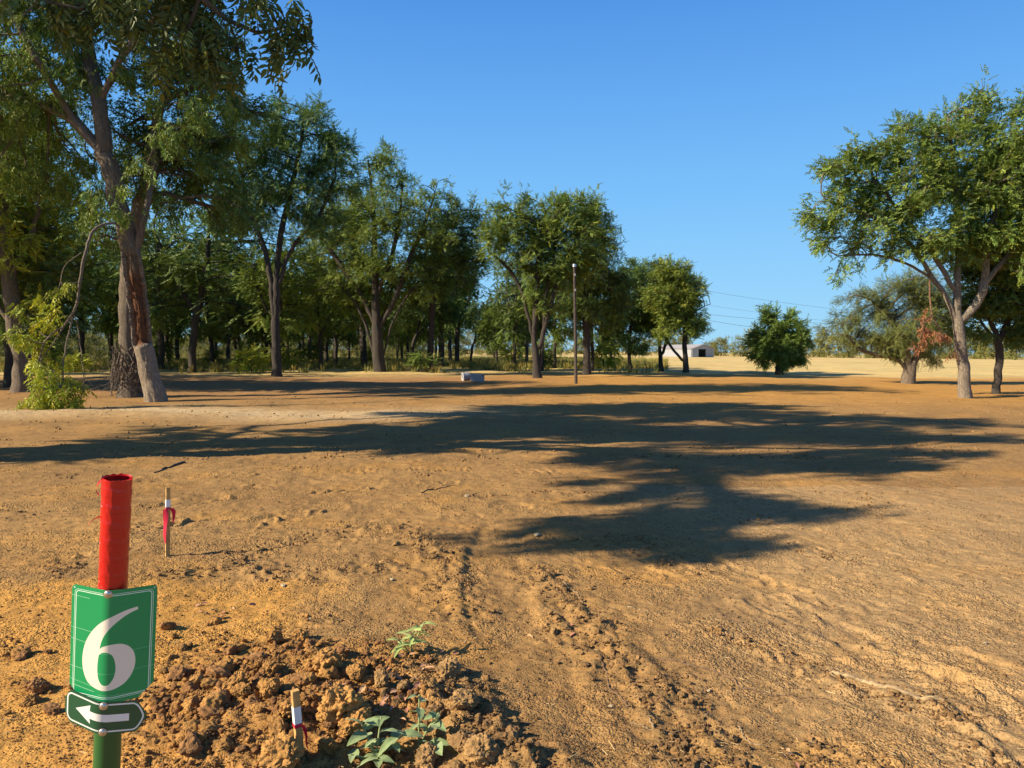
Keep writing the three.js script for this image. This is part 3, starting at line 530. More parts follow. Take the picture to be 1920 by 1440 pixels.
{
  const r = rng(404), put = [];
  const skyline = (px) => px < 480 ? 150 : px < 660 ? 300 : px < 860 ? 400 : px < 900 ? 470 : px < 950 ? 545 : px < 1140 ? 490 : px < 1200 ? 560 : 620;
  const spots = [[155, 692], [360, 698], [405, 676], [450, 684], [475, 672], [562, 676], [612, 686], [655, 680], [770, 690], [826, 688], [932, 690], [965, 690], [1146, 690], [100, 690], [210, 685], [320, 676], [745, 676], [1040, 690]];
  for (const [px, py] of spots) put.push([px, ground(px, py)]);
  for (let i = 0; i < 900 && put.length < 76; i++) {
    const d = 47 + r() * 50, px = -120 + r() * 1300; if (px > 890 && px < 955 && d < 95) continue; if (px > 1000 && d > 62) continue;
    const p = V((px - 960) / FPX * d, 0, -d); p.y = land(p.x, p.z);
    if (put.every(([, q]) => Math.hypot(q.x - p.x, q.z - p.z) > 3.1)) put.push([px, p]);
  }
  put.forEach(([px, p], i) => {
    const d = -p.z, most = (at(0, skyline(px), d).y) * 0.95, k = K[i % K.length], h = [9, 8.5, 8, 7.5, 9.5][i % K.length], s = px < 500 ? Math.min(1.75, most / h) * (0.62 + 0.38 * r()) : Math.min(0.8 + 0.5 * r(), most / h);
    copyOf(k, 'woodland_tree', p, Math.max(0.45, s), r() * 6.28, ['mid green tree with a slight lean inside the shaded grove', 'dark leaved tree leaning aside inside the shaded grove', 'short mid green tree with a narrow crown inside the grove', 'low dark tree leaning far over inside the grove', 'tallest straight kind of green tree inside the grove'][i % 5], 'tree', 'trees inside the grove');
  });
  [[-22, 26], [-24, 31], [-28, 37], [-31, 31], [-19.5, 28.5], [-33, 41], [-27, 27]].forEach(([x, d], i) => copyOf(K[(i * 2) % 5], 'grove_edge_tree', V(x, land(x, -d), -d), 1.15 + 0.3 * r(), r() * 6.28, 'tree at the grove edge beyond the thick forked one, shading the bare soil', 'tree', 'trees at the outer edge of the grove'));
  let m = 0;
  for (let i = 0; i < 300 && m < 15; i++) { const d = 44 + r() * 34, px = -60 + r() * 1260; if (px > 870 && px < 940) continue; const p = V((px - 960) / FPX * d, 0, -d); p.y = land(p.x, p.z); copyOf(shrubKinds[m % 2], 'undergrowth_shrub', p, 0.6 + 0.7 * r(), r() * 6.28, m % 2 ? 'low yellow green shrub growing under the grove trees' : 'dark green leafy shrub growing under the grove trees', 'shrub', 'undergrowth in the grove'); m++; }
  // hedge line beyond the field
  for (let i = 0; i < 132; i++) {
    const px = -150 + (i % 92) * 24 + (r() - 0.5) * 26, d = i >= 92 ? 112 + r() * 30 : px < 1000 ? 140 + r() * 60 : 205 + r() * 40; if (i >= 92 && px > 880) continue; const p = V((px - 960) / FPX * d, 0, -d); p.y = land(p.x, p.z);
    const high = i >= 92 ? 0.7 : px > 1540 ? 1.35 : px > 1360 && px < 1430 ? 1.25 : px > 1300 && px < 1350 ? 0.8 : 1.0;
    copyOf(hedgeKinds[i % 3], 'hedgerow_tree', p, high * (1.05 + 0.35 * r()), r() * 6.28, ['spreading olive green tree in the distant hedgerow beyond the field', 'low wide olive tree in the distant hedgerow', 'taller rounded olive tree in the distant hedgerow'][i % 3], 'tree', 'trees of the far hedgerow');
  }
}
console.log('woods', total, nodeTotal);

// the trees out of frame on the left whose crowns hang in at the top and shade the soil
const LEN = 1 / Math.tan(SUN_EL), casts = (px, py, h) => { const g = ground(px, py); return V(g.x - Math.sin(SUN_AZ) * LEN * h, h, g.z + Math.cos(SUN_AZ) * LEN * h); };
{
  const b = V(-9, land(-9, -9.3), -9.3), sh = (px, py, h, q, fl = 0.7, k = 1.2) => ({ c: casts(px, py, h), r: V(q, q * fl, q).multiplyScalar(1.12), k });
  tree({ name: 'overhanging_tree', label: 'large tree whose leafy boughs hang into view overhead with long drooping leaves', base: b, barkMat: barkGrey, leaf: leafNear, spray: sprigs.pecan, per: 3, scaleLeaf: 0.85, trunkR: 0.30, seed: 61, step: 0.27, count: 4600, bare: 3.4, hue: 0.35, droop: 0.75, tipR: 0.005, minR: 0.004, spread: 0.16, kill: 1.35,
    paths: [[b.clone(), V(-9, 1.6, -9.3), V(-8.9, 3.4, -9.2), V(-8.8, 5.4, -9), V(-8.4, 8, -8.8)], [V(-8.9, 4, -9.2), V(-7, 6, -8.4), V(-5, 6.6, -7.6), V(-3.4, 5.9, -7.2)], [V(-8.8, 5, -9), V(-8.3, 6.4, -7), V(-8, 6.4, -5), V(-7.7, 6, -3.2)], [V(-8.8, 5.6, -9), V(-7.4, 8, -10), V(-6.4, 9, -10.6)]],
    blobs: [sh(1225, 1008, 5.8, 0.66, 0.55, 2.6), sh(1330, 985, 6, 0.5, 0.5, 2.4), sh(1130, 1020, 5.6, 0.3, 0.5, 2), sh(1290, 955, 6.1, 0.4, 0.5, 2), sh(1310, 895, 6.8, 0.5, 0.5, 2), sh(1500, 962, 6.4, 0.55, 0.4, 2.4), sh(1620, 955, 6.6, 0.22, 0.4), sh(1400, 930, 6.4, 0.6, 0.5), sh(1250, 925, 6.6, 0.45, 0.5), sh(1130, 905, 6.8, 0.4, 0.4), sh(1350, 868, 7.4, 0.9, 0.6), sh(1550, 858, 8, 0.9, 0.6), sh(1740, 850, 8.4, 0.7, 0.5), sh(1200, 850, 7.6, 0.9, 0.6), sh(1680, 890, 7.6, 0.35, 0.4), sh(1840, 822, 8.8, 0.8, 0.5), sh(1650, 815, 8.8, 1.1, 0.7), sh(1450, 815, 8.6, 1.2, 0.7), sh(1250, 810, 8.4, 1.2, 0.7), sh(1560, 785, 9.2, 1.2, 0.6), sh(1760, 790, 9.4, 1.0, 0.6), sh(1350, 780, 9, 1.2, 0.7), sh(1100, 800, 8.4, 1.1, 0.7),
      ...lumps([[60, 10, 80, 0, 0.5], [180, 0, 80, 0, 0.6], [290, 20, 80, 0, 0.8], [360, 40, 60, 0.2, 0.9], [415, 40, 44, 0, 0.9], [330, 95, 32, 0, 0.9], [395, 90, 22], [490, 12, 22, 0, 0.9], [535, 30, 18, 0, 1.2], [512, 85, 9, 0, 2.2], [550, 72, 9], [470, -50, 60], [300, -80, 110], [428, 100, 14, 0, 1.4]], 7).map((q) => ({ ...q, k: 0.75 }))] });
  const c = V(-16.5, land(-16.5, -8), -8);
  tree({ name: 'overhanging_tree', label: 'second large tree standing out of view, seen by the shadow it throws', base: c, barkMat: barkGrey, leaf: leafElm, spray: sprigs.far, per: 2.6, trunkR: 0.3, seed: 62, step: 0.42, count: 1500, bare: 3, tipR: 0.008, minR: 0.01,
    paths: [[c.clone(), V(-16.4, 2, -8), V(-16.2, 4.5, -8.3), V(-15.5, 7.5, -8.6)]],
    blobs: [sh(250, 838, 6, 0.8, 0.6), sh(60, 850, 5.5, 0.7, 0.4), sh(480, 828, 6.4, 0.9, 0.6), sh(700, 822, 6.8, 1.0, 0.6), sh(900, 812, 7.4, 1.1, 0.6), sh(800, 835, 6.4, 0.6, 0.4), sh(620, 800, 7.6, 0.7, 0.4), sh(420, 802, 7, 0.5, 0.4), sh(1000, 790, 8.6, 1.3, 0.7), sh(850, 778, 9, 0.9, 0.5), sh(1080, 768, 9.6, 1.4, 0.6), sh(1280, 762, 9.8, 1.4, 0.6), sh(960, 835, 6.6, 0.5, 0.4)] });
}
console.log('overhang', total, nodeTotal);

// ---------------------------------------------------------------- far things: shed, pole, wires
{
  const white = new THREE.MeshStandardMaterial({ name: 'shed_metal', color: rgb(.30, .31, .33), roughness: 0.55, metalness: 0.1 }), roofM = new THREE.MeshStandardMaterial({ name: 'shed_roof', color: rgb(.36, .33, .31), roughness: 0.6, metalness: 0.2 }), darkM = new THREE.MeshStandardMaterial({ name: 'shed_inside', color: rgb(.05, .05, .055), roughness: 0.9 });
  const d = 172, k = d / FPX, p0 = at(1318, 660, d), g = thing('metal_shed', V(p0.x, land(p0.x, -d), -d), 'pale metal shed with a dark open door across the field', 'shed');
  const W = 50 * k * 0.5, L = 11, H = 2.0, R = 2.9;      // gable end towards us, long side running back to the left
  g.rotation.y = 0.42;
  const box = (w, h, e, x, y, z) => { const q = new THREE.BoxGeometry(w, h, e); q.translate(x, y, z); return q; };
  const gable = new THREE.Shape([new THREE.Vector2(-W, 0), new THREE.Vector2(W, 0), new THREE.Vector2(W, H), new THREE.Vector2(0, R), new THREE.Vector2(-W, H)]);
  const hole = new THREE.Path([new THREE.Vector2(-W * 0.42, 0.02), new THREE.Vector2(-W * 0.42, 1.9), new THREE.Vector2(W * 0.25, 1.9), new THREE.Vector2(W * 0.25, 0.02)]); gable.holes.push(hole);
  mesh('gable_wall', new THREE.ExtrudeGeometry(gable, { depth: 0.06, bevelEnabled: false }), white, g);
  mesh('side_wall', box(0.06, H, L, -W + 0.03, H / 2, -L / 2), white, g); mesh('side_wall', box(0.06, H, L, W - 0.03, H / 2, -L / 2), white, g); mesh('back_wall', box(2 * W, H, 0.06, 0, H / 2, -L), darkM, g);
  const slope = Math.hypot(W + 0.25, R - H), ang = Math.atan2(R - H, W);
  for (const s of [-1, 1]) { const q = new THREE.BoxGeometry(slope, 0.06, L + 0.5); q.rotateZ(-s * ang); q.translate(s * (W + 0.2) / 2, (R + H) / 2 + 0.02, -L / 2 + 0.1); mesh('roof_panel', q, roofM, g); }
  for (const f of [0.4, 0.62, 0.84]) mesh('wall_panel', box(W * 0.18, 1.85, 0.04, W * f, 0.95, 0.10), white, g);
  // long low barn behind it
  const p1 = at(1256, 659, 190), h = thing('metal_shed', V(p1.x, land(p1.x, -185), -185), 'long low pale metal barn behind the open shed', 'shed');
  mesh('wall', box(6, 2.0, 5, 0, 1.0, 0), white, h); const rf = box(6.4, 0.12, 3.0, 0, 0, 0); rf.rotateX(0.28); rf.translate(0, 2.4, 1.35); mesh('roof_panel', rf, roofM, h); const rb = box(6.4, 0.12, 3.0, 0, 0, 0); rb.rotateX(-0.28); rb.translate(0, 2.4, -1.35); mesh('roof_panel', rb, roofM, h);
}
{ // weathered pole in front of the grove
  const b = ground(1080, 719), top = at(1077, 500, -b.z), g = thing('wooden_pole', b, 'weathered wooden pole standing in front of the grove edge', 'pole'), wood = bark('pole_wood', .20, .15, .12);
  mesh('shaft', tube([V(0, -0.2, 0), V(0, 0.05, 0), top.clone().sub(b).multiplyScalar(0.5), top.clone().sub(b)], [0.075, 0.07, 0.062, 0.055], 12), wood, g);
  const c = new THREE.CylinderGeometry(0.075, 0.085, 0.12, 12); c.translate(top.x - b.x, top.y - b.y + 0.05, top.z - b.z); mesh('cap', c, new THREE.MeshStandardMaterial({ name: 'tin_cap', color: rgb(.5, .5, .5), roughness: 0.4, metalness: 0.7 }), g);
  for (const y of [0.93, 0.8]) { const q = new THREE.CylinderGeometry(0.03, 0.04, 0.1, 8); q.translate((top.x - b.x) * y + 0.02, (top.y - b.y) * y, (top.z - b.z) * y + 0.12); mesh('insulator', q, new THREE.MeshStandardMaterial({ name: 'insulator', color: rgb(.2, .2, .2), roughness: 0.4 }), g); }
}
{ // power lines running from behind the grove to behind the field trees
  const wireM = new THREE.MeshStandardMaterial({ name: 'wire', color: rgb(.10, .10, .11), roughness: 0.6 }), poleM = bark('line_pole', .3, .25, .2), D = 165;
  const ends = [[[1150, 505], [1330, 546], [1545, 577], [1700, 592]], [[1150, 545], [1340, 574], [1545, 601], [1720, 612]], [[1150, 560], [1335, 590], [1540, 606], [1720, 616]], [[1150, 566], [1330, 601], [1420, 614], [1720, 628]]];
  const A = V(at(1150, 0, D).x, land(at(1150, 0, D).x, -D), -D), B = V(at(1710, 0, D + 25).x, land(at(1710, 0, D + 25).x, -D - 25), -D - 25), words = ['highest thin power line crossing the sky above the field', 'second power line down, sagging above the round bush', 'third power line down, above the lowest wire', 'lowest power line, sagging down behind the round bush'];
  [[A, 500, D], [B, 580, D + 25]].forEach(([p, py, d], i) => { const H = at(0, py, d).y - p.y, g = thing('utility_pole', p, i ? 'distant utility pole hidden behind the mesquite' : 'distant utility pole hidden behind the grove', 'pole'); mesh('shaft', tube([V(0, -0.2, 0), V(0, H * 0.5, 0), V(0, H, 0)], [0.18, 0.15, 0.11], 8), poleM, g); const arm = new THREE.BoxGeometry(0.12, 0.14, 2.2); arm.translate(0.14, H - 0.6, 0); mesh('cross_arm', arm, poleM, g); });
  ends.forEach((e, i) => { const pts = e.map(([px, py], k) => { const t = (px - 1150) / 560; return at(px, py, D + 25 * t); }); const o = mesh('power_line', new THREE.TubeGeometry(new THREE.CatmullRomCurve3(pts), 40, [0.026, 0.022, 0.03, 0.036][i], 5), wireM, scene); tag(o, words[i], 'wire', 'power lines over the field'); });
}
{ // two grey containers left on the soil in front of the grove
  const plast = new THREE.MeshStandardMaterial({ name: 'grey_plastic', color: rgb(.22, .23, .26), roughness: 0.6, side: THREE.DoubleSide }), pale = new THREE.MeshStandardMaterial({ name: 'pale_rim', color: rgb(.55, .54, .52), roughness: 0.6 });
  const p = ground(874, 714), g = thing('drum', p.clone().setY(p.y + 0.20), 'grey drum lying on its side near the broad elm', 'drum');
  const prof = [[0.001, -0.17], [0.18, -0.17], [0.192, -0.155], [0.192, -0.05], [0.2, -0.04], [0.2, -0.02], [0.192, -0.01], [0.192, 0.1], [0.2, 0.11], [0.2, 0.15], [0.19, 0.17], [0.16, 0.17], [0.15, 0.14], [0.001, 0.14]].map(([x, y]) => new THREE.Vector2(x, y));
  const body = new THREE.LatheGeometry(prof, 28); body.rotateZ(Math.PI / 2 + 0.12); body.rotateY(0.35); mesh('body', body, plast, g);
  const rim = new THREE.TorusGeometry(0.185, 0.02, 8, 28); rim.rotateY(Math.PI / 2); rim.translate(-0.17, 0, 0); rim.rotateZ(0.12); rim.rotateY(0.35); mesh('rim', rim, pale, g);
  const q = ground(890, 716), h = thing('crate', q.clone().setX(q.x + 0.12), 'low grey crate with pale battered front beside the drum', 'crate'); h.rotation.y = -0.25; h.rotation.z = -0.06;
  const bx = (w, e, l, x, y, z) => { const a = new THREE.BoxGeometry(w, e, l); a.translate(x, y, z); return a; };
  mesh('side_panel', bx(0.5, 0.3, 0.03, 0, 0.17, 0.2), plast, h); mesh('side_panel', bx(0.5, 0.3, 0.03, 0, 0.17, -0.2), plast, h); mesh('end_panel', bx(0.03, 0.36, 0.38, -0.25, 0.18, 0), pale, h); mesh('end_panel', bx(0.03, 0.28, 0.38, 0.25, 0.15, 0), plast, h); mesh('lid', bx(0.52, 0.03, 0.42, 0.01, 0.335, 0), plast, h); mesh('bottom', bx(0.46, 0.03, 0.37, 0, 0.03, 0), plast, h);
}

// ---------------------------------------------------------------- sign post
const canvas = (w, h, draw) => { const c = document.createElement('canvas'); c.width = w; c.height = h; draw(c.getContext('2d')); const t = new THREE.CanvasTexture(c); t.colorSpace = THREE.SRGBColorSpace; t.anisotropy = 8; return t; };
const roundRect = (x, a, b, w, h, r) => { x.beginPath(); x.moveTo(a + r, b); x.lineTo(a + w - r, b); x.quadraticCurveTo(a + w, b, a + w, b + r); x.lineTo(a + w, b + h - r); x.quadraticCurveTo(a + w, b + h, a + w - r, b + h); x.lineTo(a + r, b + h); x.quadraticCurveTo(a, b + h, a, b + h - r); x.lineTo(a, b + r); x.quadraticCurveTo(a, b, a + r, b); x.closePath(); };
{
  const top = at(219, 896, 1.49), low = at(200, 1440, 1.53), axis = top.clone().sub(low).normalize();
  const base = low.clone().addScaledVector(axis, (land(-0.9, -1.7) - 0.0 - low.y) / axis.y); base.y = land(base.x, base.z);
  const g = thing('sign_post', base, 'green steel post with red taped top carrying a number six sign and arrow', 'sign post');
  const q = new THREE.Quaternion().setFromUnitVectors(vUp, axis), turn = new THREE.Quaternion().setFromAxisAngle(vUp, 12.4 * Math.PI / 180); g.quaternion.copy(q).multiply(turn);
  const H = top.distanceTo(base), along = (px, py) => { const t = (py - 896) / (1440 - 896), p = top.clone().lerp(low, t); return p.distanceTo(base); };
  const green = new THREE.MeshPhysicalMaterial({ name: 'green_paint', color: rgb(.012, .10, .022), roughness: 0.45, clearcoat: 0.3, clearcoatRoughness: 0.3, bumpMap: soilBump, bumpScale: 0.0006 });
  const yRed = along(0, 1105);
  const shaft = new THREE.CylinderGeometry(0.0262, 0.0262, H - 0.01 + 0.3, 40, 1, true); shaft.translate(0, (H - 0.01 - 0.3) / 2, 0); mesh('post', shaft, green, g);
  const inner = new THREE.CylinderGeometry(0.0236, 0.0236, 0.3, 32, 1, true); inner.translate(0, H - 0.16, 0); mesh('bore', inner, new THREE.MeshStandardMaterial({ name: 'rusty_bore', color: rgb(.07, .03, .02), roughness: 0.9, side: THREE.BackSide }), g);
  // red tape: a slightly uneven sleeve of overlapping turns
  const redMap = canvas(512, 1024, (x) => { x.fillStyle = '#be0b10'; x.fillRect(0, 0, 512, 1024); const r = rng(5); for (let i = 0; i < 400; i++) { x.fillStyle = `rgba(${150 + r() * 90 | 0},${r() * 20 | 0},${r() * 20 | 0},0.25)`; x.fillRect(r() * 512, r() * 1024, 2 + r() * 40, 1 + r() * 5); } x.strokeStyle = 'rgba(120,0,5,0.55)'; x.lineWidth = 3; for (let y = 130; y < 1024; y += 130) { x.beginPath(); x.moveTo(0, y); x.lineTo(512, y + 5); x.stroke(); } x.strokeStyle = 'rgba(255,205,205,0.9)'; x.lineWidth = 5; for (const [a, b, w] of [[70, 216, 46], [60, 352, 40], [55, 520, 45], [92, 660, 8], [95, 830, 14], [50, 210, 20]]) { x.beginPath(); x.moveTo(a, b); x.lineTo(a + w, b - 3); x.stroke(); } x.fillStyle = '#5c1410'; x.beginPath(); x.ellipse(72, 404, 7, 12, 0, 0, 7); x.fill(); });
  const redM = new THREE.MeshPhysicalMaterial({ name: 'red_tape', map: redMap, roughness: 0.32, clearcoat: 0.4, clearcoatRoughness: 0.22, side: THREE.DoubleSide });
  const NP = 64, NT = 96, P = [], U = [], I = [], HT = H - yRed + 0.02;
  for (let j = 0; j <= NT; j++) for (let i = 0; i <= NP; i++) {
    const t = j / NT, a = i / NP * Math.PI * 2, wrap = (t * 7.5 + a / 6.283) % 1; let r = 0.0270 + 0.0006 * wrap + 0.0004 * n2(a * 3, t * 9) + 0.0010 * smooth(0.55, 0.62, t) * smooth(-1, 0.6, Math.sin(a - 0.6)) + 0.0006 * smooth(0.84, 0.9, t);
    const y = H - HT + t * HT + (j === NT ? 0.0035 * n2(Math.cos(a) * 2, Math.sin(a) * 2) : 0); P.push(Math.sin(a) * r, y, Math.cos(a) * r); U.push((i / NP + 0.62) % 1.0001, t);
  }
  for (let j = 0; j < NT; j++) for (let i = 0; i < NP; i++) { const a = j * (NP + 1) + i, b = a + NP + 1; I.push(a, a + 1, b, a + 1, b + 1, b); }
  for (let i = 0; i < P.length / 3; i++) U[i * 2] = (i % (NP + 1)) / NP + 0.35;
  redMap.wrapS = THREE.RepeatWrapping;
  const rg = new THREE.BufferGeometry(); rg.setAttribute('position', new THREE.Float32BufferAttribute(P, 3)); rg.setAttribute('uv', new THREE.Float32BufferAttribute(U, 2)); rg.setIndex(I); rg.computeVertexNormals();
  const tape = mesh('red_tape', rg, redM, g);
  const rim = new THREE.RingGeometry(0.0236, 0.0284, 40, 1); rim.rotateX(-Math.PI / 2); rim.translate(0, H - 0.0005, 0); mesh('rim', rim, redM, tape);
  const strip = (pts, w0, w1) => { const c = new THREE.CatmullRomCurve3(pts), n = 16, A = [], ii = []; for (let i = 0; i <= n; i++) { const p = c.getPointAt(i / n), w = mix(w0, w1, i / n); A.push(p.x, p.y + w, p.z, p.x, p.y - w, p.z + w * 0.4); if (i < n) ii.push(i * 2, i * 2 + 1, i * 2 + 2, i * 2 + 1, i * 2 + 3, i * 2 + 2); } const s = new THREE.BufferGeometry(); s.setAttribute('position', new THREE.Float32BufferAttribute(A, 3)); s.setIndex(ii); s.computeVertexNormals(); return s; };
  const loose = new THREE.MeshPhysicalMaterial({ name: 'loose_tape', color: rgb(.75, .10, .08), roughness: 0.35, transmission: 0.4, side: THREE.DoubleSide });
  const ys = along(0, 965); mesh('loose_tape_end', strip([V(-0.026, ys, 0.004), V(-0.034, ys - 0.002, 0.012), V(-0.041, ys - 0.008, 0.015), V(-0.046, ys - 0.016, 0.014)], 0.0016, 0.0008), loose, tape);
  mesh('loose_tape_end', strip([V(-0.024, H - 0.002, 0.016), V(-0.032, H - 0.012, 0.012), V(-0.034, H - 0.026, 0.010), V(-0.028, H - 0.034, 0.012)], 0.003, 0.002), redM, tape);
  // plates folded round the post
  const F = 25 * Math.PI / 180, Rb = 0.034;
  const bend = (u, lift) => { const a = clamp(u / Rb, -F, F), R = Rb + lift, extra = u - a * Rb; return [Math.sin(a) * R + Math.cos(a) * extra, Math.cos(a) * R - Math.sin(Math.abs(a)) * Math.abs(extra) * 1.0 - (Rb - 0.0310), a]; };
  function plate(shapeTop, shapeBot, u0, u1, lift, th, W, Ht, skew) {
    const n = 56, us = []; for (let i = 0; i <= n; i++) us.push(mix(u0, u1, 0.5 - 0.5 * Math.cos(Math.PI * i / n)));
    const A = [], uv = [], ii = [], A2 = [], i2 = [];
    const rowsN = 8;
    us.forEach((u, i) => { const y1 = shapeTop(u), y0 = shapeBot(u); for (let k = 0; k <= rowsN; k++) { const y = mix(y0, y1, k / rowsN), [x, z] = bend(u, lift + th), [bx, bz] = bend(u, lift); A.push(x, y + skew * u, z); uv.push((u + W / 2) / W, y / Ht + 0.5); A2.push(bx, y + skew * u, bz); } });
    for (let i = 0; i < n; i++) for (let k = 0; k < rowsN; k++) { const a = i * (rowsN + 1) + k, b = a + rowsN + 1; ii.push(a, b, a + 1, b, b + 1, a + 1); i2.push(a, a + 1, b, b, a + 1, b + 1); }
    const f = new THREE.BufferGeometry(); f.setAttribute('position', new THREE.Float32BufferAttribute(A, 3)); f.setAttribute('uv', new THREE.Float32BufferAttribute(uv, 2)); f.setIndex(ii); f.computeVertexNormals();
    // back and rim
    const E = [...A2], e2 = [...i2], off = E.length / 3; E.push(...A);
    const edge = []; for (let i = 0; i <= n; i++) edge.push(i * (rowsN + 1)); for (let k = 1; k <= rowsN; k++) edge.push(n * (rowsN + 1) + k); for (let i = n - 1; i >= 0; i--) edge.push(i * (rowsN + 1) + rowsN); for (let k = rowsN - 1; k >= 0; k--) edge.push(k);
    for (let i = 0; i < edge.length - 1; i++) { const a = edge[i], b = edge[i + 1]; e2.push(a, b, off + a, b, off + b, off + a); }
    const k = new THREE.BufferGeometry(); k.setAttribute('position', new THREE.Float32BufferAttribute(E, 3)); k.setIndex(e2); return [f, (() => { const t = k.toNonIndexed(); t.computeVertexNormals(); return t; })()];
  }
  const PW = 0.176, PH = 0.244, yTop = along(0, 1090), yMid = yTop - PH / 2;
  const signMap = canvas(768, 1024, (x) => {
    x.fillStyle = '#009355'; x.fillRect(0, 0, 768, 1024);
    x.strokeStyle = '#dfeedd'; x.lineWidth = 4; roundRect(x, 32, 34, 704, 950, 40); x.stroke(); x.lineWidth = 7; roundRect(x, 46, 48, 676, 922, 32); x.stroke();
    x.fillStyle = '#ece4cf'; x.beginPath();                       // the figure 6
    x.moveTo(610, 175); x.bezierCurveTo(420, 195, 250, 300, 165, 480); x.bezierCurveTo(110, 610, 118, 760, 190, 850); x.bezierCurveTo(270, 925, 420, 925, 520, 860); x.bezierCurveTo(600, 790, 625, 680, 590, 585); x.bezierCurveTo(550, 490, 440, 455, 330, 512); x.bezierCurveTo(320, 518, 315, 525, 306, 535); x.bezierCurveTo(320, 400, 430, 250, 612, 200); x.closePath();
    x.moveTo(300, 590); x.bezierCurveTo(330, 545, 400, 545, 424, 600); x.bezierCurveTo(460, 690, 450, 790, 400, 845); x.bezierCurveTo(360, 880, 310, 850, 296, 780); x.bezierCurveTo(285, 720, 288, 640, 300, 590); x.closePath();
    x.fill('evenodd');
    x.lineWidth = 3; for (const [a, b, c, e, o] of [[0, 380, 330, 400, .75], [0, 480, 300, 515, .8], [270, 575, 768, 560, .55], [0, 730, 300, 760, .8], [260, 760, 768, 740, .5], [0, 850, 240, 885, .7], [30, 900, 260, 930, .9], [300, 950, 700, 962, .6], [0, 92, 190, 100, .8]]) { x.strokeStyle = `rgba(225,240,215,${o})`; x.beginPath(); x.moveTo(a, b); x.lineTo(c, e); x.stroke(); }
    { const r = rng(19); for (let i = 0; i < 500; i++) { x.fillStyle = `rgba(190,165,120,${0.05 + 0.22 * r() ** 3})`; const q = 1 + 3 * r() ** 3; x.fillRect(r() * 768, 1024 - 1024 * r() ** 1.2, q, q); } for (let i = 0; i < 30; i++) { x.strokeStyle = `rgba(220,235,215,${0.08 + 0.15 * r()})`; x.lineWidth = 1; const a = r() * 768, b = r() * 1024; x.beginPath(); x.moveTo(a, b); x.lineTo(a + (r() - 0.5) * 90, b + (r() - 0.5) * 40); x.stroke(); } }
    x.fillStyle = '#b9c4b4'; for (const [a, b] of [[26, 24], [742, 24]]) { x.beginPath(); x.arc(a, b, 9, 0, 7); x.fill(); }
  });
  const signM = new THREE.MeshPhysicalMaterial({ name: 'sign_face', map: signMap, roughness: 0.42, clearcoat: 0.22, clearcoatRoughness: 0.25 }), backM = new THREE.MeshStandardMaterial({ name: 'sign_back', color: rgb(.03, .22, .08), roughness: 0.5 });
  const cut = 0.03, cr = 0.009, hw = PW / 2;
  const tTop = (u) => { const e = hw - Math.abs(u); return PH / 2 - (e < cr ? cr - Math.sqrt(Math.max(0, cr * cr - (cr - e) ** 2)) : 0); };
  const tBot = (u) => { const e = hw - Math.abs(u); return -PH / 2 + Math.max(0, cut - e) * 0.95; };
  const panel = new THREE.Group(); panel.name = 'number_plate'; panel.position.set(0.004, yMid, 0); g.add(panel);
  const [pf, pb] = plate(tTop, tBot, -hw, hw, 0, 0.0012, PW, PH, 0); mesh('face', pf, signM, panel); mesh('backing', pb, backM, panel);
  // arrow plate in front, a little askew
  const AW = 0.166, AH = 0.070, arrowMap = canvas(1024, 420, (x) => {
    x.fillStyle = '#04533a'; x.fillRect(0, 0, 1024, 420); x.strokeStyle = '#e8ede4'; x.lineWidth = 20; x.beginPath(); x.moveTo(110, 34); x.lineTo(860, 34); x.quadraticCurveTo(930, 40, 985, 190); x.quadraticCurveTo(990, 215, 985, 230); x.quadraticCurveTo(930, 380, 860, 386); x.lineTo(110, 386); x.quadraticCurveTo(40, 380, 38, 300); x.lineTo(38, 120); x.quadraticCurveTo(40, 40, 110, 34); x.closePath(); x.stroke();
    x.fillStyle = '#f0eee6'; x.beginPath(); x.moveTo(160, 205); x.lineTo(380, 85); x.lineTo(370, 165); x.lineTo(820, 165); x.lineTo(820, 262); x.lineTo(370, 262); x.lineTo(380, 330); x.closePath(); x.fill();
    const r = rng(9); for (let i = 0; i < 26; i++) { x.fillStyle = `rgba(215,215,200,${0.15 + 0.3 * r()})`; x.fillRect(r() * 1024, r() * 420, 2 + r() * 5, 2 + r() * 4); }
  });
  const arrowM = new THREE.MeshPhysicalMaterial({ name: 'arrow_face', map: arrowMap, roughness: 0.32, clearcoat: 0.5, clearcoatRoughness: 0.2 });
  const ah = AW / 2, aTop = (u) => AH / 2 - (u > 0 ? 0.030 * smooth(ah - 0.022, ah + 0.004, u) : 0.020 * smooth(ah - 0.014, ah + 0.002, -u)), aBot = (u) => -AH / 2 + (u > 0 ? 0.030 * smooth(ah - 0.022, ah + 0.004, u) : 0.020 * smooth(ah - 0.014, ah + 0.002, -u));
  const arrow = new THREE.Group(); arrow.name = 'arrow_plate'; arrow.position.y = along(0, 1324); arrow.position.x = -0.004; g.add(arrow);
  const [af, ab] = plate(aTop, aBot, -ah, ah, 0.003, 0.0022, AW, AH, -0.19); mesh('face', af, arrowM, arrow); mesh('backing', ab, new THREE.MeshStandardMaterial({ name: 'arrow_back', color: rgb(.02, .06, .05), roughness: 0.5 }), arrow);
  const steel = new THREE.MeshStandardMaterial({ name: 'bolt_steel', color: rgb(.55, .53, .48), roughness: 0.35, metalness: 0.85 });
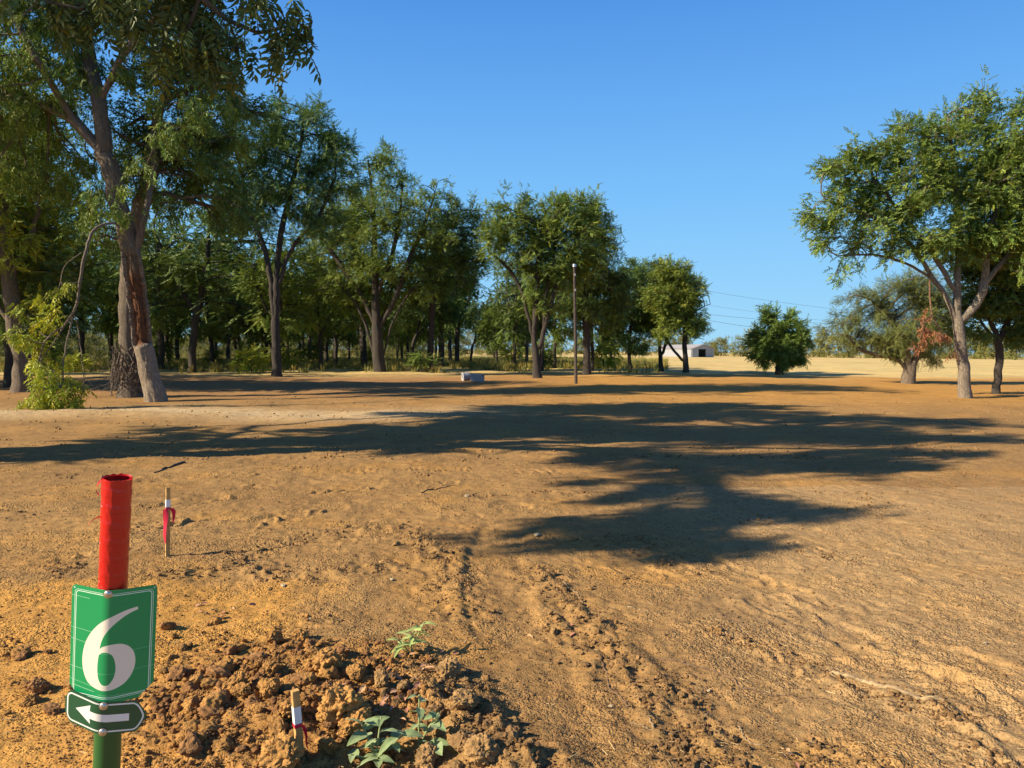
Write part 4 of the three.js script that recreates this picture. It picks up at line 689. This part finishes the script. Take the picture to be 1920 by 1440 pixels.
  for (const [y, z, par] of [[yTop - 0.0075, 0.0325, g], [along(0, 1301), 0.0375, g], [along(0, 1350), 0.0375, g]]) { const b = new THREE.SphereGeometry(0.0072, 20, 10, 0, 6.2832, 0, Math.PI / 2); b.scale(1, 0.55, 1); b.rotateX(Math.PI / 2); b.translate(0, y, z); const w = new THREE.CylinderGeometry(0.0085, 0.0085, 0.0012, 20); w.rotateX(Math.PI / 2); w.translate(0, y, z); mesh('bolt', mergeGeometries([b, w].map((k) => k.toNonIndexed())), steel, par); }
}

// ---------------------------------------------------------------- survey stakes
const woodTex = texture(256, (i, j, k) => { const n = gC[(j % 64) * S + i * 3] * 0.3 + gD[(j & 255) * S + i] * 0.1 + 0.2 * Math.abs(Math.sin(i * 0.16 + gA[j * S + 7] * 4)); const v = 0.62 + n * 0.6; return [v, v * 0.93, v * 0.8]; }, true);
const lathM = new THREE.MeshStandardMaterial({ name: 'pine_lath', color: rgb(.72, .50, .22), map: woodTex, roughness: 0.8 }), paintM = new THREE.MeshStandardMaterial({ name: 'white_paint', color: rgb(.78, .77, .72), roughness: 0.7 }), ribbonM = new THREE.MeshPhysicalMaterial({ name: 'pink_ribbon', color: rgb(.62, .012, .055), roughness: 0.4, transmission: 0.25, side: THREE.DoubleSide });
function ribbon(list, w) { const c = new THREE.CatmullRomCurve3(list.map((q) => V(...q))), n = 24, A = [], ii = []; for (let i = 0; i <= n; i++) { const p = c.getPointAt(i / n), ww = w * (0.9 + 0.12 * Math.sin(i * 0.4)), tw = 0.5 + i * 0.05; A.push(p.x - Math.cos(tw) * ww, p.y, p.z - Math.sin(tw) * ww, p.x, p.y, p.z + 0.25 * ww, p.x + Math.cos(tw) * ww, p.y, p.z + Math.sin(tw) * ww); if (i < n) for (const k of [0, 1]) { const a = i * 3 + k; ii.push(a, a + 1, a + 3, a + 1, a + 4, a + 3); } } const s = new THREE.BufferGeometry(); s.setAttribute('position', new THREE.Float32BufferAttribute(A, 3)); s.setIndex(ii); s.computeVertexNormals(); return s; }
function lath(w, h, t, g, down = 0.2) { const s = new THREE.Shape([new THREE.Vector2(-w / 2, -down), new THREE.Vector2(w / 2, -down), new THREE.Vector2(w / 2, h), new THREE.Vector2(-w / 2, h)]); const e = new THREE.ExtrudeGeometry(s, { depth: t, bevelEnabled: true, bevelSize: 0.0012, bevelThickness: 0.0012, bevelSegments: 1 }); e.translate(0, 0, -t / 2); mesh('lath', e, lathM, g); }
{
  const b = ground(314, 1044), g = thing('survey_stake', b, 'tall wooden survey stake with a pink ribbon tied round it', 'stake', 'survey stakes'); g.rotation.set(-0.02, 0.75, -0.02);
  const h = (1044 - 912) / FPX * -b.z; lath(0.027, h, 0.014, g);
  const w = new THREE.BoxGeometry(0.0305, 0.055, 0.0175); w.translate(0, h - 0.115, 0); mesh('painted_band', w, paintM, g);
  const k = new THREE.BoxGeometry(0.033, 0.016, 0.020, 3, 2, 2); k.translate(0, h - 0.15, 0); mesh('ribbon', k, ribbonM, g);
  mesh('ribbon', ribbon([[0.02, h - 0.15, 0.004], [0.034, h - 0.17, 0.012], [0.036, h - 0.21, 0.016], [0.03, h - 0.26, 0.014]], 0.018), ribbonM, g);
  mesh('ribbon', ribbon([[-0.018, h - 0.155, 0.012], [-0.020, h - 0.24, 0.014], [-0.026, h - 0.33, 0.015], [-0.022, h - 0.40, 0.014]], 0.019), ribbonM, g);
}
{
  const b = ground(562, 1408), d = -b.z, g = thing('survey_stake', b, 'short wooden stake with white paint and red ribbon stuck in a clod', 'stake', 'survey stakes'); g.rotation.set(-0.02, 0.6, 0.07);
  const h = (1408 - 1288) / FPX * d; lath(0.023, h, 0.021, g);
  const w = new THREE.BoxGeometry(0.0262, 0.062, 0.0242); w.translate(0, h - 0.088, 0); mesh('painted_band', w, paintM, g);
  const k = new THREE.BoxGeometry(0.0285, 0.014, 0.0262, 3, 2, 2); k.translate(0, h - 0.126, 0); mesh('ribbon', k, ribbonM, g);
  mesh('ribbon', ribbon([[0.014, h - 0.126, 0.014], [0.022, h - 0.16, 0.016], [0.022, h - 0.21, 0.018], [0.034, h - 0.235, 0.03]], 0.006), ribbonM, g);
}

// ---------------------------------------------------------------- clods, crumbs, straw
const surf = (x, z) => soilHeight(x, z, 0.012);
function clodGeometry(seed, detail) {
  let g = new THREE.IcosahedronGeometry(1, detail); g.deleteAttribute('uv'); g.deleteAttribute('normal'); g = mergeVertices(g, 1e-4); const p = g.attributes.position, v = V(), r = rng(seed), sx = 0.85 + 0.4 * r(), sy = 0.65 + 0.25 * r(), sz = 0.8 + 0.35 * r();
  const cuts = Array.from({ length: 10 }, () => [V(r() - 0.5, r() - 0.5, r() - 0.5).normalize(), 0.55 + 0.3 * r()]), uv = [], col = [];
  for (let i = 0; i < p.count; i++) {
    v.fromBufferAttribute(p, i); const u = v.clone();
    for (const [n, o] of cuts) { const q = v.dot(n); if (q > o) v.addScaledVector(n, (o - q) * 0.85); }       // broken faces
    const f = 1 + 0.16 * n3(u.x * 1.7 + seed, u.y * 1.7, u.z * 1.7) + 0.10 * n3(u.x * 4 + seed, u.y * 4, u.z * 4) + (detail > 2 ? 0.12 * Math.abs(n3(u.x * 3.3, u.y * 3.3 + seed, u.z * 3.3)) + (detail > 10 ? 0.045 : 0.07) * Math.abs(n3(u.x * 7, u.y * 7 + seed, u.z * 7)) + (detail > 10 ? 0.018 : 0.045) * n3(u.x * 15, u.y * 15 + seed, u.z * 15) - 0.08 : 0);
    p.setXYZ(i, v.x * f * sx, v.y * f * sy, v.z * f * sz); uv.push(u.x * 0.06 + u.z * 0.03, u.y * 0.06 + u.z * 0.04); const k = 0.95 + 0.18 * n3(u.x * 6, u.y * 6, u.z * 6 + seed); col.push(k, k, k);
  }
  g.setAttribute('uv', new THREE.Float32BufferAttribute(uv, 2)); g.setAttribute('color', new THREE.Float32BufferAttribute(col, 3)); g.computeVertexNormals(); return g;
}
const clodMat = (name, t, m = 1) => { const k = new THREE.MeshStandardMaterial({ name, color: rgb(t[0] * m, t[1] * m, t[2] * m), vertexColors: true, map: soilMap, bumpMap: soilBump, bumpScale: 0.010, roughness: 0.98 }); return k; };
const clodMats = { orange: [clodMat('orange_clod', [.50, .255, .066]), clodMat('red_clod', [.40, .195, .065])], brown: [clodMat('brown_clod', tone.brown, 1.08), clodMat('dark_clod', tone.dark, 1.12)] };
const bigClods = Array.from({ length: 5 }, (_, i) => clodGeometry(200 + i, 18)), midClods = Array.from({ length: 8 }, (_, i) => clodGeometry(300 + i, 7)), crumbGeo = Array.from({ length: 3 }, (_, i) => clodGeometry(400 + i, 2));
let clodCount = 0;
function clod(x, z, R, kind, r, label, group, big) {
  const pool = big ? bigClods : midClods, m = new THREE.Mesh(pool[Math.floor(r() * pool.length)], clodMats[kind][r() < (big ? 0.85 : 0.6) ? 0 : 1]);
  m.name = numbered('soil_clod'); m.position.set(x, surf(x, z) + R * ((big ? 0.38 : 0.18) + 0.2 * r()), z); m.rotation.set((r() - 0.5) * 1.0, r() * 6.28, (r() - 0.5) * 1.0); m.scale.setScalar(R); m.castShadow = m.receiveShadow = true; scene.add(m); clodCount++;
  return tag(m, label, 'clod', group);
}
{
  const r = rng(900);
  // the large ones that can be told apart: [px, py, width px, kind, label]
  const named = [[612, 1262, 46, 'orange', 'upright block-shaped orange clod throwing a long shadow beside the heap'], [530, 1436, 62, 'orange', 'big rounded clod of orange earth under the short stake'], [640, 1340, 74, 'orange', 'wide flat orange clod with a dark shaded side behind the short stake'], [668, 1280, 28, 'orange', 'lumpy orange clod beside a smaller smooth one'], [689, 1283, 20, 'orange', 'smooth pale orange clod next to the lumpy one'], [715, 1292, 36, 'brown', 'dark brown clod right of the smooth orange one'], [505, 1296, 40, 'orange', 'orange clod among crumbs above the short stake'], [560, 1200, 26, 'orange', 'orange clod on the far crest of the heap'], [514, 1205, 26, 'orange', 'knobbly orange clod on the crest of the heap'], [872, 1340, 50, 'brown', 'large brown clod on the rim of the weed hollow'], [870, 1400, 44, 'brown', 'sunlit brown clod beside the lowest weed leaf'], [905, 1425, 60, 'brown', 'broad brown clod at the foot of the weed hollow'], [800, 1430, 46, 'brown', 'rough brown clod in front of the weeds'], [665, 1365, 46, 'orange', 'tall orange clod close against the leafy weed'], [640, 1235, 24, 'orange', 'small orange clod behind the upright block'], [440, 1290, 36, 'orange', 'round orange clod inside the heap near the sign'], [350, 1390, 34, 'orange', 'flat orange clod at the foot of the sign post'], [70, 1300, 30, 'orange', 'angular orange clod left of the sign'], [60, 1320, 22, 'orange', 'small square orange clod left of the sign'], [840, 1270, 44, 'brown', 'long brown clod at the top of the weed hollow'], [815, 1345, 30, 'brown', 'brown clod in the shade of the weeds'], [455, 1300, 30, 'orange', 'orange clod leaning on its neighbour in the heap'], [505, 1260, 28, 'orange', 'orange clod half sunk in the middle of the heap'], [545, 1340, 34, 'orange', 'orange clod just behind the short stake']];
  for (const [px, py, w, kind, label] of named) { const p = ground(px, py); clod(p.x, p.z, 0.5 * w / FPX * -p.z * (kind === 'brown' ? 1.15 : 1.4), kind, r, label, null, true); }
  // the rest of the 300 largest, scattered through the heap and the windrows
  const kinds = ['orange clod of earth in the dug heap by the sign', 'brown clod in the loose rows of turned soil'];
  const shower = [[330, 1200, 0.30, 14, 'orange'], [420, 1230, 0.34, 26, 'orange'], [500, 1270, 0.32, 30, 'orange'], [400, 1320, 0.3, 24, 'orange'], [480, 1380, 0.28, 22, 'orange'], [590, 1330, 0.25, 18, 'orange'], [340, 1350, 0.25, 14, 'orange'], [90, 1310, 0.28, 14, 'orange'], [30, 1260, 0.2, 6, 'orange'], [560, 1220, 0.25, 12, 'orange'], [850, 1320, 0.22, 18, 'brown'], [930, 1400, 0.22, 16, 'brown'], [760, 1300, 0.2, 8, 'brown'], [1075, 1085, 0.35, 9, 'brown'], [1110, 1210, 0.3, 8, 'brown'], [1230, 1300, 0.3, 8, 'brown'], [1290, 1400, 0.25, 6, 'brown'], [720, 1000, 0.45, 12, 'brown'], [810, 1035, 0.35, 7, 'brown'], [440, 1080, 0.45, 10, 'brown']];
  for (const [px, py, rad, n, kind] of shower) for (let i = 0; i < n && clodCount < 300; i++) { const c = ground(px, py), a = r() * 6.28, q = rad * Math.sqrt(r()); clod(c.x + Math.cos(a) * q, c.z + Math.sin(a) * q, kind === 'orange' ? 0.011 + 0.042 * r() ** 3 : 0.009 + 0.026 * r() ** 3.2, kind, r, kinds[kind === 'orange' ? 0 : 1], kind === 'orange' ? 'clods of the dug heap' : 'clods of the loose rows', false); }
  // crumbs: uncountable
  const lists = { orange: [], brown: [] };
  const tryPut = (x, z, R, kind) => { const q = new THREE.Quaternion().setFromEuler(new THREE.Euler(r() * 6, r() * 6, r() * 6)); lists[kind].push([new THREE.Matrix4().compose(V(x, surf(x, z) + R * 0.25, z), q, V(R, R * 0.85, R)), 0.75 + 0.5 * r()]); };
  for (let i = 0; i < 260000 && lists.orange.length + lists.brown.length < 42000; i++) {
    const d = 2.05 + 9.5 * r() ** 1.7, x = (r() * 2 - 1) * (0.74 * d + 0.3), L = looseness(x, -d), pm = pileMask(x, -d);
    if (r() > 0.05 + L * L * smooth(-0.5, 0.6, n2(x * 4.1, d * 4.1) + 0.5 * n2(x * 11, d * 11)) * (pm > 0.4 ? 0.8 : 0.75)) continue;
    const R = (0.0016 + 0.0026 * r() + (L > 0.5 ? 0.010 * r() ** 5 : 0.005 * r() ** 7)) * (1 + 0.06 * d) * (pm > 0.4 ? 1.3 : 1);
    tryPut(x, -d, R, pm > 0.35 && x < -0.35 ? 'orange' : (x < -1.1 && d < 4.5) ? 'orange' : 'brown');
  }
  for (let i = 0; i < 9000; i++) { const d = 10 + 20 * r() ** 1.4, x = (r() * 2 - 1) * (0.74 * d); if (n2(x * 0.5, d * 0.8) + 0.5 * n2(x * 2, d * 2) < 0.2) continue; tryPut(x, -d, 0.008 + 0.02 * r() ** 3, 'brown'); }
  for (let i = 0; i < 90000; i++) { const d = 2.0 / (1 - 0.83 * r()), x = (r() * 2 - 1) * (0.76 * d + 0.2), k = n2(x * 2.6, d * 2.6) + 0.6 * n2(x * 9, d * 9); if (k < -0.5 + 0.5 * r()) continue; tryPut(x, -d, (0.0011 + 0.0022 * r() ** 2) * (1 + 0.14 * d), x < -1.1 && d < 4.4 ? 'orange' : 'brown'); }
  for (const kind of ['orange', 'brown']) {
    crumbGeo.forEach((geo, gi) => {
      const part = lists[kind].filter((_, i) => i % crumbGeo.length === gi), m = new THREE.InstancedMesh(geo, clodMats[kind][gi % 2], part.length);
      part.forEach(([M, v], i) => { m.setMatrixAt(i, M); m.setColorAt(i, rgb(v * 1.05, v, v * 0.97)); }); m.name = numbered('soil_crumbs'); m.castShadow = m.receiveShadow = true; scene.add(m);
      tag(m, kind === 'orange' ? 'loose orange crumbs of earth over the dug heap' : 'loose brown crumbs of soil strewn over the ground', 'soil', null, 'stuff');
    });
  }
  console.log('clods', clodCount, lists.orange.length, lists.brown.length);
}
{ // a few pale stones
  const stoneM = new THREE.MeshStandardMaterial({ name: 'pale_stone', color: rgb(.44, .35, .22), roughness: 0.95, vertexColors: true, map: soilMap }), r = rng(55);
  [[531, 1101, 11, 'white stone on the loose soil behind the dug heap'], [876, 936, 10, 'pale stone lying in the row across from the dark root'], [1006, 1008, 12, 'pale stone beside dark clods near the tree shadow'], [735, 1093, 8, 'small cream stone in the loose row'], [1330, 1290, 8, 'pale stone in the middle of the loose row'], [1145, 1325, 8, 'flat cream stone left of the loose row'], [1848, 1205, 9, 'yellowish stone on smooth soil'], [580, 1165, 9, 'reddish pale stone near the small weed']].forEach(([px, py, w, label]) => { const p = ground(px, py), R = 0.5 * w / FPX * -p.z, m = mesh('stone', midClods[Math.floor(r() * 8)], stoneM, scene); m.position.set(p.x, surf(p.x, p.z) + R * 0.35, p.z); m.rotation.y = r() * 6; m.scale.set(R * 1.2, R * 0.8, R); tag(m, label, 'stone', 'pale stones on the soil'); });
}
// sticks and straws
const stickM = Object.assign(bark('pale_stick', .70, .50, .27), { bumpScale: 0.0012 }), twigM = Object.assign(bark('brown_twig', .34, .21, .12), { bumpScale: 0.0008 }), logM = Object.assign(bark('dark_log', .22, .16, .11), { bumpScale: 0.006 });
function stick(name, list, r0, r1, mat, label, lift = 0.15, group) {
  const pts = list.map(([px, py]) => ground(px, py)), c = new THREE.CatmullRomCurve3(pts), n = 44, out = [], rad = []; const o = pts[0].clone();
  for (let i = 0; i <= n; i++) { const p = c.getPointAt(i / n); p.y = surf(p.x, p.z) + mix(r0, r1, i / n) * lift + 0.001; p.x += 0.007 * n2(i * 0.23, r0 * 900 + list[0][0]) + 0.002 * n2(i * 0.8, list[0][1]); p.z += 0.007 * n2(i * 0.23 + 50, r0 * 900 + list[0][0]) + 0.002 * n2(i * 0.8 + 20, list[0][1]); out.push(p); }
  for (let i = 1; i < n; i++) out[i].y = Math.max(out[i].y, (out[i - 1].y + out[i + 1].y) / 2 - 0.001);
  for (let i = 0; i <= n; i++) { out[i].sub(o); rad.push(mix(r0, r1, i / n) * (1 + 0.22 * n2(i * 0.45, r1 * 500 + list[0][0]) + 0.12 * n2(i * 1.3, list[0][1])) * (i === n || i === 0 ? 0.6 : 1)); }
  const g = tube(out, rad, 8, (dir, a, p, q) => { const k = 0.85 + 0.3 * n2(a * 30, dir.x * 2 + list[0][0]); return { r: q * (1 + 0.12 * n2(a * 60, dir.y * 2 + dir.x)), c: [k, k, k] }; }), cap = g; const m = mesh(name, cap, mat, scene); m.position.copy(o); return tag(m, label, 'stick', group);
}
stick('stick', [[1562, 1264], [1630, 1285], [1690, 1307], [1772, 1326]], 0.012, 0.008, stickM, 'thick pale peeled stick lying on the smooth soil', 0.5);
stick('twig', [[1552, 1262], [1600, 1290], [1665, 1328]], 0.003, 0.002, stickM, 'thin pale twig lying alongside the thick peeled stick');
stick('twig', [[1236, 1236], [1300, 1250], [1365, 1266], [1398, 1288], [1440, 1294]], 0.005, 0.0035, twigM, 'long curved brown twig crossing the loose row of soil');
stick('twig', [[1122, 1235], [1138, 1262], [1142, 1285], [1165, 1310], [1182, 1328]], 0.005, 0.004, twigM, 'bent dark twig beside the loose row of soil');
stick('twig', [[1055, 1100], [1078, 1115], [1092, 1134]], 0.004, 0.0025, stickM, 'short pale twig on the crest of the loose row');
stick('twig', [[1180, 1352], [1205, 1362], [1225, 1378]], 0.003, 0.002, stickM, 'slender straw stem lying left of the crooked one');
stick('twig', [[1218, 1354], [1232, 1372], [1258, 1375]], 0.0045, 0.003, stickM, 'crooked pale stem bent like an elbow');
stick('twig', [[1385, 1365], [1405, 1388], [1440, 1402]], 0.004, 0.0025, stickM, 'pale curved stem on the smooth soil below the long twig');
stick('twig', [[1340, 1157], [1380, 1168], [1416, 1180]], 0.004, 0.002, twigM, 'reddish straight twig on the smooth soil');
stick('twig', [[1440, 1298], [1500, 1302], [1552, 1309]], 0.003, 0.002, twigM, 'thin dark twig pointing at the thick peeled stick');
stick('twig', [[1178, 1145], [1196, 1150], [1224, 1156]], 0.004, 0.002, stickM, 'short yellowish twig on the smooth soil');
stick('twig', [[1480, 1186], [1505, 1199], [1540, 1200]], 0.004, 0.002, stickM, 'kinked pale twig above the thick peeled stick');
stick('twig', [[425, 1048], [460, 1053], [505, 1056]], 0.004, 0.003, stickM, 'pale twig on the loose soil near the tall stake');
stick('twig', [[305, 1044], [330, 1052], [365, 1054]], 0.002, 0.0015, stickM, 'thin straw curled at the foot of the tall stake');
stick('twig', [[1390, 972], [1420, 975], [1446, 979]], 0.007, 0.005, stickM, 'pale stick lying in the shadow of the tree');
stick('twig', [[1345, 935], [1370, 945], [1395, 957]], 0.005, 0.003, stickM, 'thin stick inside the tree shadow');
stick('twig', [[790, 928], [820, 918], [858, 910]], 0.008, 0.004, logM, 'dark root poking from the track-marked soil');
stick('root', [[288, 888], [310, 879], [330, 873], [346, 868]], 0.007, 0.022, logM, 'dark broken root lying behind the red topped post', 0.3);
{ // straw and leaf litter
  const r = rng(321), sg = new THREE.BoxGeometry(1, 0.02, 0.02); const list = [];
  for (let i = 0; i < 2600; i++) { const d = 2.3 + 12 * r() ** 1.4, x = (r() * 2 - 1) * 0.72 * d; if (n2(x * 0.9 + 3, d * 0.9) < -0.15 && r() < 0.7) continue; const L = 0.012 + 0.05 * r() ** 2; list.push([new THREE.Matrix4().compose(V(x, surf(x, -d) + 0.003, -d), new THREE.Quaternion().setFromEuler(new THREE.Euler(0, r() * 6.28, (r() - 0.5) * 0.25)), V(L, 0.06, 0.07 + 0.05 * r())), r()]); }
  const m = new THREE.InstancedMesh(sg, new THREE.MeshStandardMaterial({ name: 'straw', color: rgb(.66, .50, .27), roughness: 0.8 }), list.length); list.forEach(([M, v], i) => { m.setMatrixAt(i, M); const q = 0.5 + 0.6 * v; m.setColorAt(i, rgb(q, q * 0.95, q * 0.85)); }); m.name = 'straw_litter'; m.castShadow = m.receiveShadow = true; scene.add(m); tag(m, 'bits of dry straw strewn over the soil', 'straw', null, 'stuff');
  const lg = sprig({ n: 1, L: 0.01, len: 0.06, wid: 0.022, seed: 8, stem: 0, curl: 0.1, fineLeaf: true }), ll = [], at3 = [[720, 1300, 0.16, 34], [745, 1330, 0.14, 24], [400, 1140, 0.2, 12], [1030, 1180, 0.2, 4], [820, 1240, 0.2, 12], [1490, 1420, 0.06, 4], [760, 1270, 0.15, 12]];
  for (const [px, py, R, n] of at3) { const c = ground(px, py); for (let i = 0; i < n; i++) { const a = r() * 6.28, q = R * Math.sqrt(r()), x = c.x + Math.cos(a) * q, z = c.z + Math.sin(a) * q, s = 0.5 + 0.6 * r(); ll.push([new THREE.Matrix4().compose(V(x, surf(x, z) + 0.010, z), new THREE.Quaternion().setFromEuler(new THREE.Euler((r() - 0.5) * 0.9, r() * 6.28, (r() - 0.5) * 0.9)), V(s, s, s)), r()]); } }
  const lm = new THREE.InstancedMesh(lg, new THREE.MeshStandardMaterial({ name: 'fallen_leaf', color: rgb(.46, .22, .13), roughness: 0.8, side: THREE.DoubleSide }), ll.length); ll.forEach(([M, v], i) => { lm.setMatrixAt(i, M); const q = 0.6 + 0.7 * v; lm.setColorAt(i, rgb(q, q * (0.85 + 0.4 * v), q)); }); lm.name = 'leaf_litter'; lm.castShadow = lm.receiveShadow = true; scene.add(lm); tag(lm, 'withered reddish fallen leaves around the weeds', 'leaves', null, 'stuff');
}
// ---------------------------------------------------------------- weeds
const weedM = new THREE.MeshPhysicalMaterial({ name: 'weed_leaf', color: rgb(.25, .335, .13), roughness: 0.85, transmission: 0.3, side: THREE.DoubleSide, vertexColors: true }), weedM2 = new THREE.MeshPhysicalMaterial({ name: 'young_weed_leaf', color: rgb(.40, .49, .14), roughness: 0.8, transmission: 0.35, side: THREE.DoubleSide, vertexColors: true }), weedStem = new THREE.MeshStandardMaterial({ name: 'weed_stem', color: rgb(.30, .33, .13), roughness: 0.8 });
function bladeGeometry(seed, wide) {
  const nl = 12, nw = 6, A = [], C = [], ii = [], r = rng(seed), arch = 0.25 + 0.35 * r(), fold = 0.25 + 0.25 * r();
  for (let i = 0; i <= nl; i++) for (let j = 0; j <= nw; j++) { const t = i / nl, s = j / nw * 2 - 1, w = wide * 0.5 * Math.sin(Math.PI * Math.min(1, t ** 0.75)) ** 0.8 * (t > 0.98 ? 0.1 : 1) + 0.004; A.push(t, -arch * t * t + fold * Math.abs(s) * w + 0.012 * Math.sin(t * 17 + s * 2) * Math.abs(s), s * w); const k = 1 + 0.14 * n2(t * 6 + seed, s * 3) + (Math.abs(s) < 0.2 ? 0.16 : 0); C.push(k, k, k); }
  for (let i = 0; i < nl; i++) for (let j = 0; j < nw; j++) { const a = i * (nw + 1) + j, b = a + nw + 1; ii.push(a, a + 1, b, a + 1, b + 1, b); }
  const g = new THREE.BufferGeometry(); g.setAttribute('position', new THREE.Float32BufferAttribute(A, 3)); g.setAttribute('color', new THREE.Float32BufferAttribute(C, 3)); g.setIndex(ii); g.computeVertexNormals(); return g;
}
const blades = [bladeGeometry(1, 0.5), bladeGeometry(2, 0.58), bladeGeometry(3, 0.44), bladeGeometry(4, 0.26), bladeGeometry(5, 0.3)];
function weed(px, py, label, stems, mat, kinds, seed) {
  const b = ground(px, py), r = rng(seed); b.y = surf(b.x, b.z) - 0.005; const g = thing('weed', b, label, 'weed', 'weeds on the dug soil');
  for (const [lean, dir, h, n, size] of stems) {
    const top = V(Math.cos(dir) * lean, h, -Math.sin(dir) * lean), c = new THREE.CatmullRomCurve3([V(0, 0, 0), V(top.x * 0.35, h * 0.45, top.z * 0.35), top]);
    mesh('stem', new THREE.TubeGeometry(c, 10, 0.0032, 6), weedStem, g);
    for (let i = 0; i < n; i++) {
      const t = 0.3 + 0.7 * (i + 0.5) / n, p = c.getPointAt(Math.min(1, t)), a = i * 2.4 + r() * 0.8 + dir, L = size * (0.7 + 0.5 * r()) * (t > 0.9 ? 0.8 : 1), m = mesh('leaf', blades[kinds[Math.floor(r() * kinds.length)]], mat, g);
      m.position.copy(p); m.rotation.set(0, a, 0.15 + 0.5 * r(), 'YXZ'); m.rotateX((r() - 0.5) * 0.9); m.scale.set(L, L, L);
    }
  }
  return g;
}
weed(770, 1228, 'small pale weed with narrow upright leaves on bare soil', [[0.03, 1.2, 0.12, 8, 0.095], [0.07, 0.4, 0.16, 6, 0.075], [0.06, 3.4, 0.09, 6, 0.085]], weedM2, [3, 4], 5);
weed(705, 1425, 'leafy grey green weed with broad oval leaves beside the short stake', [[0.07, 2.6, 0.13, 6, 0.08], [0.03, 1.0, 0.16, 5, 0.075], [0.10, 0.2, 0.10, 6, 0.09], [0.09, 3.6, 0.05, 4, 0.075], [0.08, 5.0, 0.06, 4, 0.08]], weedM, [0, 1, 2], 6);
weed(785, 1400, 'tall stemmed weed with paired oval leaves in the scraped hollow', [[0.02, 1.5, 0.20, 7, 0.06], [0.08, 0.3, 0.13, 5, 0.085], [0.10, 5.6, 0.04, 3, 0.08]], weedM, [0, 1], 7);
// ---------------------------------------------------------------- grass under the grove
{
  const P = [], I = [], r = rng(71); for (let k = 0; k < 14; k++) { const a = r() * 6.28, q = 0.16 * r(), x = Math.cos(a) * q, z = Math.sin(a) * q, h = 0.18 + 0.28 * r(), lx = (r() - 0.5) * 0.3, lz = (r() - 0.5) * 0.3, w = 0.012, o = P.length / 3; P.push(x - w, 0, z, x + w, 0, z, x + lx * 0.4, h * 0.6, z + lz * 0.4, x + lx, h, z + lz); I.push(o, o + 1, o + 2, o + 1, o + 3, o + 2); }
  const g = new THREE.BufferGeometry(); g.setAttribute('position', new THREE.Float32BufferAttribute(P, 3)); g.setIndex(I); g.computeVertexNormals();
  const list = [];
  for (let i = 0; i < 60000 && list.length < 15000; i++) { const d = 46 + 60 * r(), px = -150 + 1400 * r(), x = (px - 960) / FPX * d; if (n2(x * 0.12, d * 0.12) + 0.5 * n2(x * 0.6, d * 0.6) < 0.05 - 0.5 * smooth(50, 62, d)) continue; if (d < 56 && r() < 0.6) continue; const s = 0.7 + 0.9 * r(); list.push([new THREE.Matrix4().compose(V(x, land(x, -d) - 0.02, -d), new THREE.Quaternion().setFromAxisAngle(vUp, r() * 6.28), V(s, s, s)), r(), r()]); }
  const m = new THREE.InstancedMesh(g, leafMat('grass_blade', .24, .25, .06, .3), list.length); list.forEach(([M, v, w], i) => { m.setMatrixAt(i, M); const k = 0.7 + 0.6 * v; m.setColorAt(i, rgb(k * (1 + 0.9 * w * w), k * (1 + 0.3 * w * w), k)); }); m.name = 'grass'; m.castShadow = m.receiveShadow = true; scene.add(m); tag(m, 'tall green and straw coloured grass under the grove', 'grass', null, 'stuff');
}
console.log('instances', total);
renderer.render(scene, camera);
